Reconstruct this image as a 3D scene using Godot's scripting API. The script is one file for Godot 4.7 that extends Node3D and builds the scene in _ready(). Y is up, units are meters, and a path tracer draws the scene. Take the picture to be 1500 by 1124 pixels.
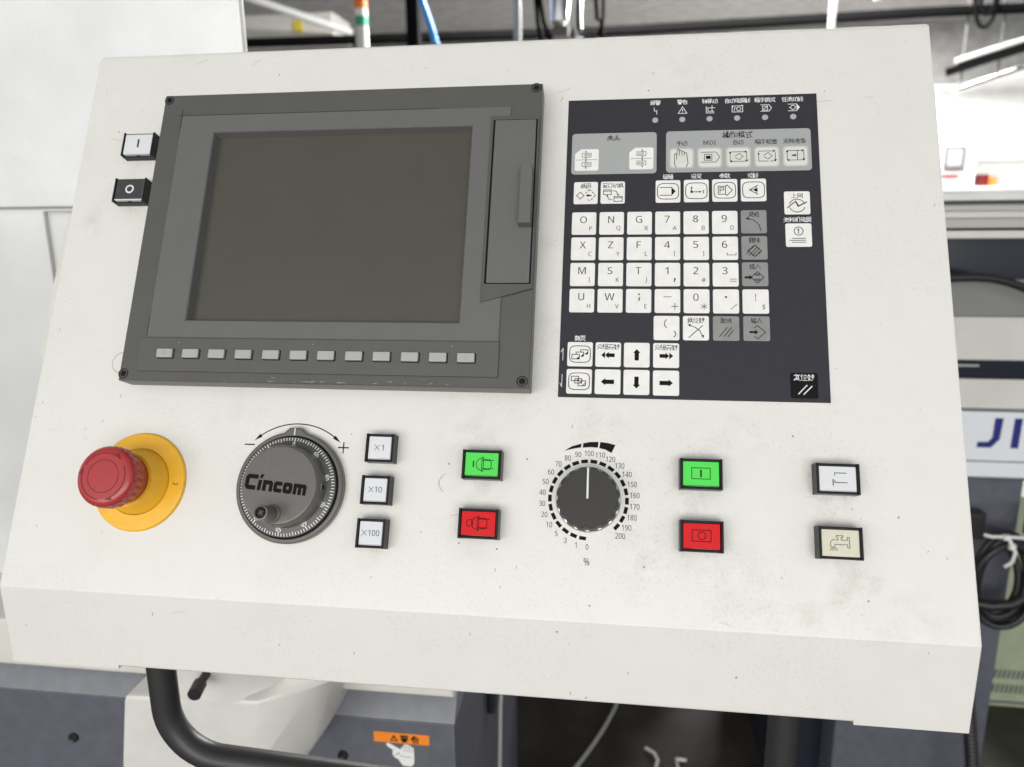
extends Node3D

# ---------------------------------------------------------------- mesh builder
# Collects triangles (counter-clockwise seen from outside); k scales its units to metres.
class Shape:
	var p := PackedVector3Array()
	var c := PackedColorArray()
	var k := 0.001
	var tint := Color.WHITE
	var uv := Rect2()
	var lift := 0.0

	func _init(scale := 0.001) -> void:
		k = scale

	func tri(a: Vector3, b: Vector3, d: Vector3) -> void:
		p.append(a * k); p.append(b * k); p.append(d * k)
		c.append(tint); c.append(tint); c.append(tint)

	func quad(a: Vector3, b: Vector3, d: Vector3, e: Vector3) -> void:
		tri(a, b, d); tri(a, d, e)

	func loft(rings: Array, closed := true) -> void:
		for i in rings.size() - 1:
			var a: Array = rings[i]
			var b: Array = rings[i + 1]
			var n := a.size()
			for j in (n if closed else n - 1):
				var m := (j + 1) % n
				quad(a[j], a[m], b[m], b[j])

	func cap(o: PackedVector2Array, z: float, up := true) -> void:
		var ix := Geometry2D.triangulate_polygon(o)
		for i in range(0, ix.size(), 3):
			var a := o[ix[i]]
			var b := o[ix[i + 1]]
			var d := o[ix[i + 2]]
			if ((b - a).cross(d - a) < 0.0) == up:
				var s := b; b = d; d = s
			tri(Vector3(a.x, a.y, z), Vector3(b.x, b.y, z), Vector3(d.x, d.y, z))

	static func ring(o: PackedVector2Array, z: float) -> Array:
		var r := []
		for q in o:
			r.append(Vector3(q.x, q.y, z))
		return r

	static func inset(o: PackedVector2Array, d: float) -> PackedVector2Array:
		var r := PackedVector2Array()
		var n := o.size()
		for i in n:
			var e1 := (o[i] - o[(i + n - 1) % n]).normalized()
			var e2 := (o[(i + 1) % n] - o[i]).normalized()
			var n1 := Vector2(-e1.y, e1.x)
			var n2 := Vector2(-e2.y, e2.x)
			var m := (n1 + n2).normalized()
			r.append(o[i] + m * d / maxf(m.dot(n1), 0.35))
		return r

	# an outline (counter-clockwise) from z0 up to z1 whose top edge is rounded by r
	func slab(o: PackedVector2Array, z0: float, z1: float, r := 0.3, seg := 2, bottom := false) -> void:
		var rings := [ring(o, z0), ring(o, z1 - r)]
		var last := o
		if r > 0.0:
			for s in range(1, seg + 1):
				var a := PI / 2 * s / seg
				last = inset(o, r * (1.0 - cos(a)))
				rings.append(ring(last, z1 - r + r * sin(a)))
		loft(rings)
		cap(last, z1)
		if bottom:
			cap(o, z0, false)

	func box(a: Vector3, b: Vector3, r := 0.0) -> void:
		var o := PackedVector2Array([Vector2(a.x, a.y), Vector2(b.x, a.y), Vector2(b.x, b.y), Vector2(a.x, b.y)])
		slab(o, a.z, b.z, r, 2, true)

	static func rrect(cx: float, cy: float, w: float, h: float, r: float, n := 4) -> PackedVector2Array:
		var o := PackedVector2Array()
		for q in 4:
			var ox := cx + (w / 2 - r) * (1 if q == 0 or q == 3 else -1)
			var oy := cy + (h / 2 - r) * (1 if q < 2 else -1)
			for i in n + 1:
				var a := PI / 2 * (q + float(i) / n)
				o.append(Vector2(ox + r * cos(a), oy + r * sin(a)))
		return o

	static func circle(cx: float, cy: float, r: float, n := 48) -> PackedVector2Array:
		var o := PackedVector2Array()
		for i in n:
			o.append(Vector2(cx + r * cos(TAU * i / n), cy + r * sin(TAU * i / n)))
		return o

	# profile of (radius, z) pairs turned about an axis along z through (cx, cy); flute(i) may modulate the radius
	func lathe(cx: float, cy: float, profile: Array, n := 64, lobes := 0, depth := 0.0) -> void:
		var rings := []
		for q in profile:
			var r := []
			for i in n:
				var a := TAU * i / n
				var f := 1.0
				if lobes and q.size() > 2:
					f = 1.0 - depth * q[2] * pow(0.5 + 0.5 * cos(lobes * a), 2.0)
				r.append(Vector3(cx + q[0] * f * cos(a), cy + q[0] * f * sin(a), q[1]))
			rings.append(r)
		loft(rings)

	func tube(path: Array, r: float, n := 16, caps := true) -> void:
		var rings := []
		var up := Vector3(0.13, 0.21, 0.97)
		for i in path.size():
			var d: Vector3 = (path[mini(i + 1, path.size() - 1)] - path[maxi(i - 1, 0)]).normalized()
			var s := d.cross(up).normalized()
			up = s.cross(d).normalized()
			var g := []
			for j in n:
				var a := TAU * j / n
				g.append(path[i] + (s * cos(a) + up * sin(a)) * r)
			rings.append(g)
		loft(rings)
		if caps:
			for e in [0, rings.size() - 1]:
				var g: Array = rings[e]
				for j in n:
					if e == 0:
						tri(path[0], g[(j + 1) % n], g[j])
					else:
						tri(path[e], g[j], g[(j + 1) % n])

	# ---- flat print
	func stroke(pts: Array, w: float, z: float, closed := false) -> void:
		var n := pts.size()
		for i in (n if closed else n - 1):
			var a: Vector2 = pts[i]
			var b: Vector2 = pts[(i + 1) % n]
			var d := (b - a).normalized() * w * 0.5
			var s := Vector2(-d.y, d.x)
			a -= d; b += d
			lift = fmod(lift + 4e-6 / k, 6e-5 / k)
			var h := z + lift
			quad(Vector3(a.x - s.x, a.y - s.y, h), Vector3(b.x - s.x, b.y - s.y, h), Vector3(b.x + s.x, b.y + s.y, h), Vector3(a.x + s.x, a.y + s.y, h))

	func fill(pts: Array, z: float) -> void:
		var o := PackedVector2Array(pts)
		lift = fmod(lift + 4e-6 / k, 6e-5 / k)
		cap(o, z + lift)

	# «12,3 14,5; o 1,1 2,2 3,1; # 0,0 1,0 0,1; c 0,0 2; C 0,0 1; a 0,0 2 30 120; t 6 4»: open, closed and filled paths, ring, disc, arc, barrel outline
	func draw(text: String, cx: float, cy: float, w: float, z: float, s := 1.0) -> void:
		for part in text.split(";"):
			var t := part.strip_edges().split(" ", false)
			if t.is_empty():
				continue
			var head := t[0]
			var pts := []
			var nums := []
			for x in t:
				if x.contains(","):
					var q := x.split(",")
					pts.append(Vector2(cx + q[0].to_float() * s, cy + q[1].to_float() * s))
				elif x.is_valid_float():
					nums.append(x.to_float() * s)
			match head:
				"o": stroke(pts, w, z, true)
				"#": fill(pts, z)
				"c": stroke(Array(circle(pts[0].x, pts[0].y, nums[0], 28)), w, z, true)
				"C": fill(Array(circle(pts[0].x, pts[0].y, nums[0], 20)), z)
				"a":
					var arc := []
					for i in 17:
						var a := deg_to_rad(lerpf(nums[1] / s, nums[2] / s, i / 16.0))
						arc.append(pts[0] + Vector2(cos(a), sin(a)) * nums[0])
					stroke(arc, w, z)
				"t":
					var o := []
					for i in 40:
						var a := TAU * i / 40
						o.append(Vector2(cx + nums[0] * signf(cos(a)) * pow(absf(cos(a)), 0.5), cy + nums[1] * signf(sin(a)) * pow(absf(sin(a)), 0.5)))
					stroke(o, w, z, true)
				_: stroke(pts, w, z)

	func text(what: String, x: float, y: float, em: float, z: float, sx := 1.0, turn := 0.0, bold := false, font_name := "Droid Sans") -> void:
		var f := SystemFont.new()
		f.font_names = PackedStringArray([font_name])
		if bold:
			f.font_weight = 700
		var m := TextMesh.new()
		m.font = f
		m.font_size = 64
		m.pixel_size = em / 64.0
		m.depth = 0.0
		m.text = what
		var arr := m.get_mesh_arrays()
		var v: PackedVector3Array = arr[Mesh.ARRAY_VERTEX]
		var ix: PackedInt32Array = arr[Mesh.ARRAY_INDEX] if arr[Mesh.ARRAY_INDEX] != null else PackedInt32Array(range(v.size()))
		var lo := Vector2(1e9, 1e9)
		var hi := -lo
		for q in v:
			lo = lo.min(Vector2(q.x, q.y)); hi = hi.max(Vector2(q.x, q.y))
		var mid := (lo + hi) / 2
		var put := func(q: Vector3) -> Vector3:
			var g := Vector2((q.x - mid.x) * sx, q.y - mid.y).rotated(turn)
			return Vector3(x + g.x, y + g.y, z)
		for i in range(0, ix.size(), 3):
			var a: Vector3 = put.call(v[ix[i]])
			var b: Vector3 = put.call(v[ix[i + 1]])
			var d: Vector3 = put.call(v[ix[i + 2]])
			if (b - a).cross(d - a).z < 0:
				tri(a, d, b)
			else:
				tri(a, b, d)

	func add_to(m: ArrayMesh, mat: Material, smooth := 38.0) -> void:
		if p.is_empty():
			return
		var n := p.size()
		var faces := PackedVector3Array()
		var at := {}
		faces.resize(n / 3)
		var keys := []
		keys.resize(n)
		var grid := 100000.0
		for i in range(0, n, 3):
			faces[i / 3] = (p[i + 1] - p[i]).cross(p[i + 2] - p[i])
			for j in 3:
				var key := Vector3i((p[i + j] * grid).round())
				keys[i + j] = key
				if at.has(key):
					at[key].append(i / 3)
				else:
					at[key] = [i / 3]
		var normals := PackedVector3Array()
		normals.resize(n)
		var limit := cos(deg_to_rad(smooth))
		for i in n:
			var own := faces[i / 3].normalized()
			var sum := Vector3.ZERO
			for f in at[keys[i]]:
				if faces[f].normalized().dot(own) >= limit:
					sum += faces[f]
			normals[i] = sum.normalized() if sum.length() > 0 else Vector3.UP
		for i in range(0, n, 3):  # Godot's front faces run clockwise
			var s := p[i + 1]; p[i + 1] = p[i + 2]; p[i + 2] = s
			s = normals[i + 1]; normals[i + 1] = normals[i + 2]; normals[i + 2] = s
			var q := c[i + 1]; c[i + 1] = c[i + 2]; c[i + 2] = q
		var a := []
		a.resize(Mesh.ARRAY_MAX)
		a[Mesh.ARRAY_VERTEX] = p
		a[Mesh.ARRAY_NORMAL] = normals
		a[Mesh.ARRAY_COLOR] = c
		if uv.size.x > 0:
			var t := PackedVector2Array()
			t.resize(n)
			for i in n:
				t[i] = Vector2((p[i].x / k - uv.position.x) / uv.size.x, 1.0 - (p[i].y / k - uv.position.y) / uv.size.y)
			a[Mesh.ARRAY_TEX_UV] = t
		m.add_surface_from_arrays(Mesh.PRIMITIVE_TRIANGLES, a)
		m.surface_set_material(m.get_surface_count() - 1, mat)

# ---------------------------------------------------------------- scene helpers
var taken := {}
var M := {}

func numbered(called: String, parent: Node) -> String:
	var key := str(parent.get_instance_id()) + called
	taken[key] = taken.get(key, -1) + 1
	return called if taken[key] == 0 else "%s_%03d" % [called, taken[key]]

func tag(o: Node, label := "", category := "", group := "", kind := "") -> void:
	for q in [["label", label], ["category", category], ["group", group], ["kind", kind]]:
		if q[1] != "":
			o.set_meta(q[0], q[1])

func put(called: String, layers: Array, parent: Node3D, smooth := 38.0, label := "") -> MeshInstance3D:
	var m := ArrayMesh.new()
	for l in layers:
		(l[0] as Shape).add_to(m, l[1], smooth)
	var o := MeshInstance3D.new()
	o.name = numbered(called, parent)
	o.mesh = m
	parent.add_child(o, true)
	if label != "":
		o.set_meta("label", label)
	return o

func thing(called: String, label: String, category: String, at := Vector3.ZERO, group := "") -> Node3D:
	var o := Node3D.new()
	o.name = numbered(called, self)
	add_child(o, true)
	o.position = at
	tag(o, label, category, group)
	return o

func mat(called: String, r: float, g: float, b: float, rough := 0.5, metal := 0.0) -> StandardMaterial3D:
	var m := StandardMaterial3D.new()
	m.resource_name = called
	m.albedo_color = Color(r, g, b).linear_to_srgb()
	m.roughness = rough
	m.metallic = metal
	M[called] = m
	return m

func grain(seed_: int, freq: float, octaves := 3) -> FastNoiseLite:
	var f := FastNoiseLite.new()
	f.seed = seed_
	f.noise_type = FastNoiseLite.TYPE_SIMPLEX_SMOOTH
	f.frequency = freq
	f.fractal_octaves = octaves
	return f

func noise_tex(seed_: int, freq: float, lo: Color, hi: Color, size := 512, normal := false, octaves := 4) -> NoiseTexture2D:
	var t := NoiseTexture2D.new()
	t.width = size
	t.height = size
	t.seamless = true
	t.noise = grain(seed_, freq, octaves)
	if normal:
		t.as_normal_map = true
		t.bump_strength = 3.0
	else:
		var g := Gradient.new()
		g.set_color(0, lo)
		g.set_color(1, hi)
		t.color_ramp = g
	return t

# ---------------------------------------------------------------- Chinese characters, from strokes on a 10 by 10 grid (x then y, y down)
const RADICALS := {
	"hand": "0393 5059 5927 0795", "water": "2153 0355 1985", "speech": "3162 0454 5458 5886", "metal": "4004 2272 1575 4549 4968", "wood": "0393 5059 5307 5397",
	"person": "7003 4249", "walk": "1132 0434 3437 3709 3799", "silk": "5014 1454 5418 1878", "car": "1181 4014 1484 0696 5359", "step": "1161 1114 6164 1464 3449 3666 2529 0979",
	"rice": "7021 0393 5059 5307 5397", "stone": "0090 4008 2484 2429 8489 2989", "mouth": "1181 1118 8188 1888", "day": "2080 2029 8089 2484 2989", "field": "1181 1118 8188 1888 1484 5158",
	"roof": "5051 1113 1191 9193", "also": "1181 8119 2389", "power": "0292 9298 9869 5009", "cloud": "1171 0484 4408 0878 6799", "metal_top": "4004", "mound": "1019 1040 4033 3345 4525",
	"axe": "8012 1219 1494 6469", "chong": "4013 3170 7005 2396",
}
const CHARS := {
	"报": "hand@0039|1080 8083 8363 1019 2484 8419 3589@4099", "警": "0141 1002 3002 0343 0334 3343 5051 5191 6094 9154@0095|1090 0292 2474 2676 2729 7779 2777 2979@0499",
	"告": "3013 1282 5005 0494 2629 8689 2686 2989", "轴": "car@0049|field@5199", "移": "rice@0049|4012 3171 7115 5054 4617 3575 7519@4099", "动": "cloud@0149|power@5099",
	"自": "5032 2282 2229 8289 2484 2686 2989", "电": "1181 1117 8187 1484 1787 5058 5899 9997", "源": "water@0039|0090 0009 3282 3236 8286 3484 3686 5659 3719 7799@2099",
	"断": "0009 0989 4048 1424 8464 4418 4478 0484@0049|axe@5099", "程": "rice@0049|2080 2024 8084 2484 1696 5659 1797 0999@4099", "序": "5051 1191 1109 3373 7355 3696 5659 5939",
	"跳": "step@0049|3008 6069 6999 0133 9264 0735 9764@4099", "过": "walk@0099|0292 6069 6949 2445@3097", "任": "person@0039|8012 0595 5259 1999@2099", "选": "walk@0099|3013 1383 5055 0595 3518 6588 8898@3097",
	"功": "0181 4147 0886@0149|power@4099", "能": "3003 0363 0409 0464 6469 0666 0868@0049|1014 8113 1484 1519 8617 1989@5099", "夹": "1282 5055 3344 7364 0595 5006 5609 5699",
	"头": "3142 2354 5056 0696 5609 6689", "操": "hand@0039|3060 3062 6062 3262 0343 0346 4346 0646 5393 5356 9396 5696 0797 5659 5719 5799@3099", "作": "person@0039|3004 2292 4249 4595 4797@2099",
	"模": "wood@0049|0191 3002 6062 2373 2326 7376 2676 0797 5719 5799@4099", "式": "0292 1555 3539 1969 6078 7898 8091", "手": "7021 1383 0595 5159 5938", "检": "wood@0049|5004 5094 3464 1637 4647 7657 0999@4099",
	"查": "wood@0095|2080 2027 8087 2383 2787 0999@0499", "运": "walk@0099|2080 0393 4317 1787 6698@3097", "转": "car@0049|1181 0393 5126 2686 8659 4669@4099", "准": "0132 0834@0039|4005 2329 5062 2292 6269 2484 2686 2999@2099",
	"备": "chong@0095|field@1499", "换": "hand@0039|4003 3070 7053 1373 1316 7376 5356 0696 5619 5699@3099", "码": "stone@0049|1070 7074 1014 1484 8487 8769 0666@4099", "窗": "roof@0095|4022 2282 2229 8289 2989 4436 4376 7637@0399",
	"口": "mouth", "切": "0464 3038 3877@0149|0191 4109 9198 9878@4199", "编": "silk@0039|5051 1191 1114 9194 1494 1409 2629 2696 9699 5659 2898@3099", "辑": "car@0049|3070 3023 7073 2373 0494 2428 7479 2676 2878 0999@4099",
	"设": "speech@0039|3013 3070 7073 7393 1585 8519 2599@3099", "定": "roof@0094|2282 5258 5585 3417 2699@0299", "参": "5022 2282 6182 0494 4406 5496 6525 6735 7828", "数": "4046 0343 1031 4315 4375@0055|0191 3017 1768 6117@0559|2003 1292 7209 3378 7899@5099",
	"诊": "speech@0039|5004 5094 6424 7628 8839@3099", "上": "4049 4484 0999", "网": "1119 1191 9199 9979 2356 5328 5386 8357", "送": "walk@0099|2132 7163 1383 0595 5319 5598@3097", "料": "4049 0494 1132 8163 4416 4496@0049|2133 2445 0797 7079@5099",
	"机": "wood@0049|2080 2009 8089 8999@4099", "退": "walk@0099|2080 2028 8084 2282 2484 2858 5498 7564@3097", "格": "wood@0049|chong@4095|2181 2129 8189 2989@4599", "删": "1019 1040 4049 0494 5059 5090 9099@0069|2027 8089 8969@6099",
	"除": "mound@0039|5003 5093 2373 0595 5359 5949 3618 6688@3099", "插": "hand@0039|8021 0292 5058 2429 8489 2989 2636 6686@3099", "入": "4052 5209 5299", "取": "0090 2028 7079 2383 2585 0888@0059|also@4199",
	"消": "water@0039|5053 1133 8163 2429 8489 2484 2686 8979@3099", "输": "car@0049|5003 5093 3363 1519 1545 4549 1747 6568 8589@4099", "位": "person@0039|5052 1282 2437 7457 0999@3099",
	"键": "metal@0039|0131 3113 1333 3309 1799@2069|1181 0393 1585 5058 8183@5098", "翻": "7021 0494 5046 1232 8262 4416 4496@0045|field@0549|0141 4149 1335 1636 5191 9199 5385 5687@4099", "页": "0090 5022 2282 2226 8286 5256 5609 5799",
	"分": "4004 5094 2575 7578 7858 4509", "隔": "mound@0039|0090 2282 2224 8284 2484 1519 1595 9599 3749 4767 5779@3099", "符": "3002 1141 3143 6052 6191@0094|person@0449|0292 7079 7959 2546@3499", "复": "3002 1191@0099|day@2276|3005 3070 7009 2399@0699",
}

func glyph(s: Shape, ch: String, cx: float, cy: float, size: float, w: float, z: float) -> void:
	for piece in (CHARS[ch] as String).split("|"):
		var t := piece.split("@")
		var strokes: String = RADICALS.get(t[0], t[0])
		var x0 := 0.0; var y0 := 0.0; var x1 := 9.0; var y1 := 9.0
		if t.size() > 1:
			x0 = t[1][0].to_float(); y0 = t[1][1].to_float(); x1 = t[1][2].to_float(); y1 = t[1][3].to_float()
		for g in strokes.split(" "):
			var pts := []
			for i in [0, 2]:
				var gx := x0 + g[i].to_float() / 9.0 * (x1 - x0)
				var gy := y0 + g[i + 1].to_float() / 9.0 * (y1 - y0)
				pts.append(Vector2(cx + (gx / 9.0 - 0.5) * size, cy + (0.5 - gy / 9.0) * size))
			s.stroke(pts, w, z)

func hanzi(s: Shape, what: String, cx: float, cy: float, pitch: float, z: float, weight := 0.088) -> void:
	for i in what.length():
		glyph(s, what[i], cx + (i - (what.length() - 1) / 2.0) * pitch, cy, pitch * 0.93, pitch * weight, z)

# ---------------------------------------------------------------- surfaces with wear
func housing_picture() -> ImageTexture:
	var w := 1264
	var h := 940
	var im := Image.create(w, h, false, Image.FORMAT_RGB8)
	var big := grain(3, 0.004, 3)
	var mid := grain(8, 0.02, 3)
	var fine := grain(21, 0.18, 2)
	# smears of grime left by hands: where (mm), reach, strength
	var smears := [[-85, -48, 20, .05], [-85, -76, 22, .05], [-85, -104, 22, .06], [-16, -56, 24, .07], [-16, -94, 26, .06], [122, -57, 24, .08], [122, -95, 25, .08], [203, -57, 23, .07], [203, -95, 24, .08], [53, -75, 36, .03],
		[203, -128, 15, .055], [220, -118, 14, .06], [185, -138, 12, .05], [-300, 178, 20, .05], [-300, 140, 21, .05], [-330, 120, 14, .05], [-257, -75, 40, .02], [-150, -75, 44, .02], [20, 100, 12, .04], [24, 40, 14, .03], [150, -30, 26, .03], [60, -25, 30, .03], [-30, -30, 30, .03],
		[150, -130, 40, .03], [90, -110, 24, .04], [-200, -20, 20, .03], [245, -140, 30, .03], [110, 225, 40, .02]]
	var dirt := Color(0.42, 0.38, 0.30)
	var paint := Color(0.901, 0.899, 0.882)
	for y in h:
		var v := 268.0 - y * 0.5
		for x in w:
			var u := -350.0 + x * 0.5
			var d := 0.012 + 0.03 * maxf(0.0, big.get_noise_2d(x, y)) + 0.025 * maxf(0.0, mid.get_noise_2d(x, y) - 0.1)
			var f := fine.get_noise_2d(x, y)
			for s in smears:
				var q: float = (Vector2(u - s[0], v - s[1]).length_squared()) / (s[2] * s[2])
				if q < 2.5:
					d += 1.3 * s[3] * exp(-q * 2.2) * (0.8 + 1.6 * mid.get_noise_2d(x * 1.3 + 200, y * 1.3)) * (1.0 + 0.8 * f)
			if f > 0.42 and big.get_noise_2d(x + 700, y) > 0.05:
				d += 0.05
			im.set_pixel(x, y, paint.lerp(dirt, clampf(d, 0.0, 0.6)))
	var r := RandomNumberGenerator.new()
	r.seed = 77
	for i in 110:   # specks
		var x := r.randi_range(4, w - 8)
		var y := r.randi_range(4, h - 8)
		var a := r.randf_range(0.1, 0.55)
		for k in r.randi_range(1, 4):
			var px := clampi(x + r.randi_range(0, 1), 0, w - 1)
			var py := clampi(y + k, 0, h - 1)
			im.set_pixel(px, py, im.get_pixel(px, py).lerp(Color(0.16, 0.13, 0.1), a))
	for s in [[936, 128, 3], [938, 1010, 2], [842, 990, 2], [1120, 800, 3], [985, 785, 2], [1226, 863, 3]]:
		pass
	for q in [[88.0, 219.0], [35.0, -157.0], [88.0, -115.0], [220.0, -128.0], [145.0, -178.0], [-40.0, -55.0], [-30.0, -106.0], [12.0, -50.0], [-5.0, -108.5], [55.0, -140.0], [180.0, -30.0], [240.0, -78.0], [-322.0, 197.0]]:
		for k in 4:
			var px := int((q[0] + 350) * 2) + k % 2
			var py := int((268 - q[1]) * 2) + k / 2
			im.set_pixel(px, py, im.get_pixel(px, py).lerp(Color(0.08, 0.07, 0.06), 0.5))
	for i in 46:   # short scuffs
		var p0 := Vector2(r.randf_range(20, w - 60), r.randf_range(20, h - 40))
		var dir := Vector2.from_angle(r.randf_range(-0.7, 0.4))
		var len_ := r.randf_range(5, 26)
		var a := r.randf_range(0.05, 0.2)
		for k in int(len_):
			var c := p0 + dir * k
			dir = dir.rotated(r.randf_range(-0.04, 0.04))
			im.set_pixel(int(c.x), int(c.y), im.get_pixel(int(c.x), int(c.y)).lerp(Color(0.25, 0.22, 0.18), a))
	for k in 150:  # the ring left by a cup or cap beside the display, and a pencil hook
		var a := TAU * k / 150
		var c := Vector2((-285.5 + 350) * 2, (268 - 9.5) * 2) + Vector2(cos(a), sin(a)) * 15.5
		im.set_pixel(int(c.x), int(c.y), im.get_pixel(int(c.x), int(c.y)).lerp(Color(0.3, 0.28, 0.24), 0.3))
	for k in 24:
		var c := Vector2((-45.5 + 350) * 2 + pow((k - 12) / 4.0, 2) * 0.9, (268 + 62.0) * 2 + k)
		im.set_pixel(int(c.x), int(c.y), im.get_pixel(int(c.x), int(c.y)).lerp(Color(0.25, 0.23, 0.2), 0.5))
	return ImageTexture.create_from_image(im)

func worn(m: StandardMaterial3D, seed_: int, freq: float, lo: float, hi: float, scale: float, bump := 0.0) -> void:
	var c := m.albedo_color
	m.albedo_texture = noise_tex(seed_, freq, Color(lo, lo, lo), Color(hi, hi, hi), 512)
	m.uv1_triplanar = true
	m.uv1_scale = Vector3.ONE * scale
	if bump > 0:
		m.normal_enabled = true
		m.normal_texture = noise_tex(seed_ + 5, 0.2, Color.BLACK, Color.WHITE, 512, true, 2)
		m.normal_scale = bump

func materials() -> void:
	var h := mat("housing_paint", 1, 1, 1, 0.42)
	h.albedo_color = Color.WHITE
	h.albedo_texture = housing_picture()
	h.normal_enabled = true
	var nt := NoiseTexture2D.new()
	nt.width = 1264; nt.height = 940
	nt.noise = grain(5, 0.22, 2)
	nt.as_normal_map = true
	nt.bump_strength = 2.0
	h.normal_texture = nt
	h.normal_scale = 0.065
	h.clearcoat_enabled = true
	h.clearcoat = 0.5
	h.clearcoat_roughness = 0.25
	worn(mat("bezel_grey", 0.098, 0.098, 0.091, 0.42), 31, 0.01, 0.965, 1.0, 6.0, 0.05)
	worn(mat("facia_grey", 0.138, 0.138, 0.138, 0.48), 33, 0.012, 0.97, 1.0, 6.0, 0.05)
	worn(mat("strip_grey", 0.104, 0.104, 0.097, 0.45), 35, 0.012, 0.965, 1.0, 6.0, 0.05)
	worn(mat("screen_glass", 0.080, 0.077, 0.064, 0.24), 37, 0.008, 0.975, 1.0, 4.0)
	mat("softkey_grey", 0.42, 0.415, 0.40, 0.45)
	mat("softkey_mark", 0.30, 0.30, 0.29, 0.5)
	mat("screw_black", 0.018, 0.018, 0.018, 0.35)
	mat("recess_black", 0.012, 0.012, 0.012, 0.6)
	worn(mat("film_navy", 0.042, 0.042, 0.050, 0.38), 41, 0.02, 0.95, 1.0, 7.0, 0.03)
	worn(mat("key_white", 0.90, 0.895, 0.87, 0.42), 43, 0.018, 0.96, 1.0, 9.0)
	worn(mat("key_grey", 0.30, 0.30, 0.30, 0.42), 45, 0.018, 0.93, 1.0, 9.0)
	mat("key_black", 0.012, 0.012, 0.012, 0.35)
	mat("plate_grey", 0.385, 0.40, 0.40, 0.42)
	var cr := mat("mode_window", 1, 1, 1, 0.42)
	cr.albedo_color = Color.WHITE
	cr.vertex_color_use_as_albedo = true
	mat("ink_black", 0.016, 0.015, 0.015, 0.6)
	mat("ink_grey", 0.06, 0.06, 0.06, 0.6)
	mat("ink_white", 0.80, 0.80, 0.80, 0.5)
	mat("lamp_grey", 0.44, 0.44, 0.43, 0.35)
	mat("button_black", 0.016, 0.016, 0.017, 0.3)
	mat("lens_white", 0.74, 0.76, 0.79, 0.2)
	mat("lens_cream", 0.70, 0.68, 0.55, 0.2)
	mat("lens_dark", 0.055, 0.055, 0.058, 0.3)
	mat("lens_green", 0.10, 0.74, 0.11, 0.3)
	mat("lens_green_skirt", 0.006, 0.20, 0.03, 0.2)
	mat("lens_red", 0.70, 0.014, 0.020, 0.3)
	mat("lens_red_skirt", 0.28, 0.006, 0.008, 0.2)
	mat("lens_white_skirt", 0.45, 0.46, 0.48, 0.2)
	M.lens_red.metallic_specular = 0.3
	M.lens_green.metallic_specular = 0.3
	worn(mat("stop_red", 0.45, 0.043, 0.045, 0.27), 51, 0.03, 0.95, 1.0, 9.0)
	mat("stop_groove", 0.13, 0.006, 0.008, 0.5)
	worn(mat("stop_yellow", 0.95, 0.52, 0.03, 0.36), 53, 0.02, 0.96, 1.0, 8.0)
	worn(mat("wheel_grey", 0.145, 0.140, 0.128, 0.3), 55, 0.03, 0.95, 1.0, 8.0)
	mat("wheel_dark", 0.085, 0.084, 0.080, 0.4)
	mat("knob_dark", 0.046, 0.045, 0.044, 0.5)
	mat("knob_skirt", 0.62, 0.62, 0.61, 0.2, 0.7)
	var tube := mat("handle_black", 0.030, 0.030, 0.031, 0.42)
	tube.metallic_specular = 0.5
	for q in [["ink_black", 0.1], ["ink_grey", 0.1], ["ink_white", 0.2], ["key_black", 0.2], ["film_navy", 0.32], ["button_black", 0.3], ["screw_black", 0.25], ["recess_black", 0.1], ["knob_dark", 0.35]]:
		M[q[0]].metallic_specular = q[1]
	# around the console
	worn(mat("machine_white", 0.83, 0.845, 0.845, 0.4), 71, 0.01, 0.94, 1.0, 1.4, 0.04)
	worn(mat("machine_pale", 0.69, 0.70, 0.70, 0.42), 72, 0.01, 0.95, 1.0, 1.4)
	worn(mat("machine_beige", 0.76, 0.745, 0.70, 0.45), 73, 0.01, 0.94, 1.0, 1.6)
	worn(mat("machine_slate", 0.135, 0.140, 0.172, 0.36), 75, 0.03, 0.9, 1.0, 2.2, 0.05)
	worn(mat("slate_sheen", 0.26, 0.27, 0.30, 0.4), 76, 0.03, 0.88, 1.0, 2.2, 0.04)  # lighter copy of the slate paint: sky sheen put into the colour
	worn(mat("bracket_white", 0.74, 0.735, 0.70, 0.34), 77, 0.01, 0.94, 1.0, 3.0, 0.05)
	mat("rubber_black", 0.015, 0.015, 0.016, 0.42)
	mat("pipe_black", 0.006, 0.006, 0.0065, 0.6)
	M.pipe_black.metallic_specular = 0.1
	mat("steel_grey", 0.45, 0.45, 0.44, 0.35, 0.5)
	mat("rail_grey", 0.48, 0.48, 0.465, 0.4)
	mat("dark_window", 0.020, 0.023, 0.036, 0.15)
	mat("sign_white", 0.82, 0.85, 0.90, 0.4)
	mat("sign_blue", 0.010, 0.022, 0.20, 0.4)
	mat("sticker_orange", 0.90, 0.26, 0.025, 0.45)
	mat("sticker_grey", 0.12, 0.125, 0.14, 0.45)
	mat("print_white", 0.82, 0.82, 0.80, 0.5)
	worn(mat("cabinet_green", 0.46, 0.52, 0.36, 0.45), 79, 0.02, 0.92, 1.0, 1.5)
	worn(mat("floor_paint", 0.058, 0.050, 0.038, 0.5), 81, 0.02, 0.6, 1.0, 0.6)
	worn(mat("ceiling_grey", 0.58, 0.575, 0.57, 0.7), 83, 0.02, 0.85, 1.0, 0.3)
	worn(mat("wall_grey", 0.40, 0.40, 0.395, 0.7), 84, 0.02, 0.85, 1.0, 0.3)
	worn(mat("hall_white", 0.84, 0.84, 0.83, 0.6), 85, 0.02, 0.94, 1.0, 0.4)
	mat("lamp_orange", 0.90, 0.20, 0.03, 0.3)
	mat("lamp_teal", 0.03, 0.38, 0.20, 0.3)
	mat("hose_blue", 0.05, 0.30, 0.85, 0.35)
	mat("clear_yellow", 0.75, 0.60, 0.06, 0.5)
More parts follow.
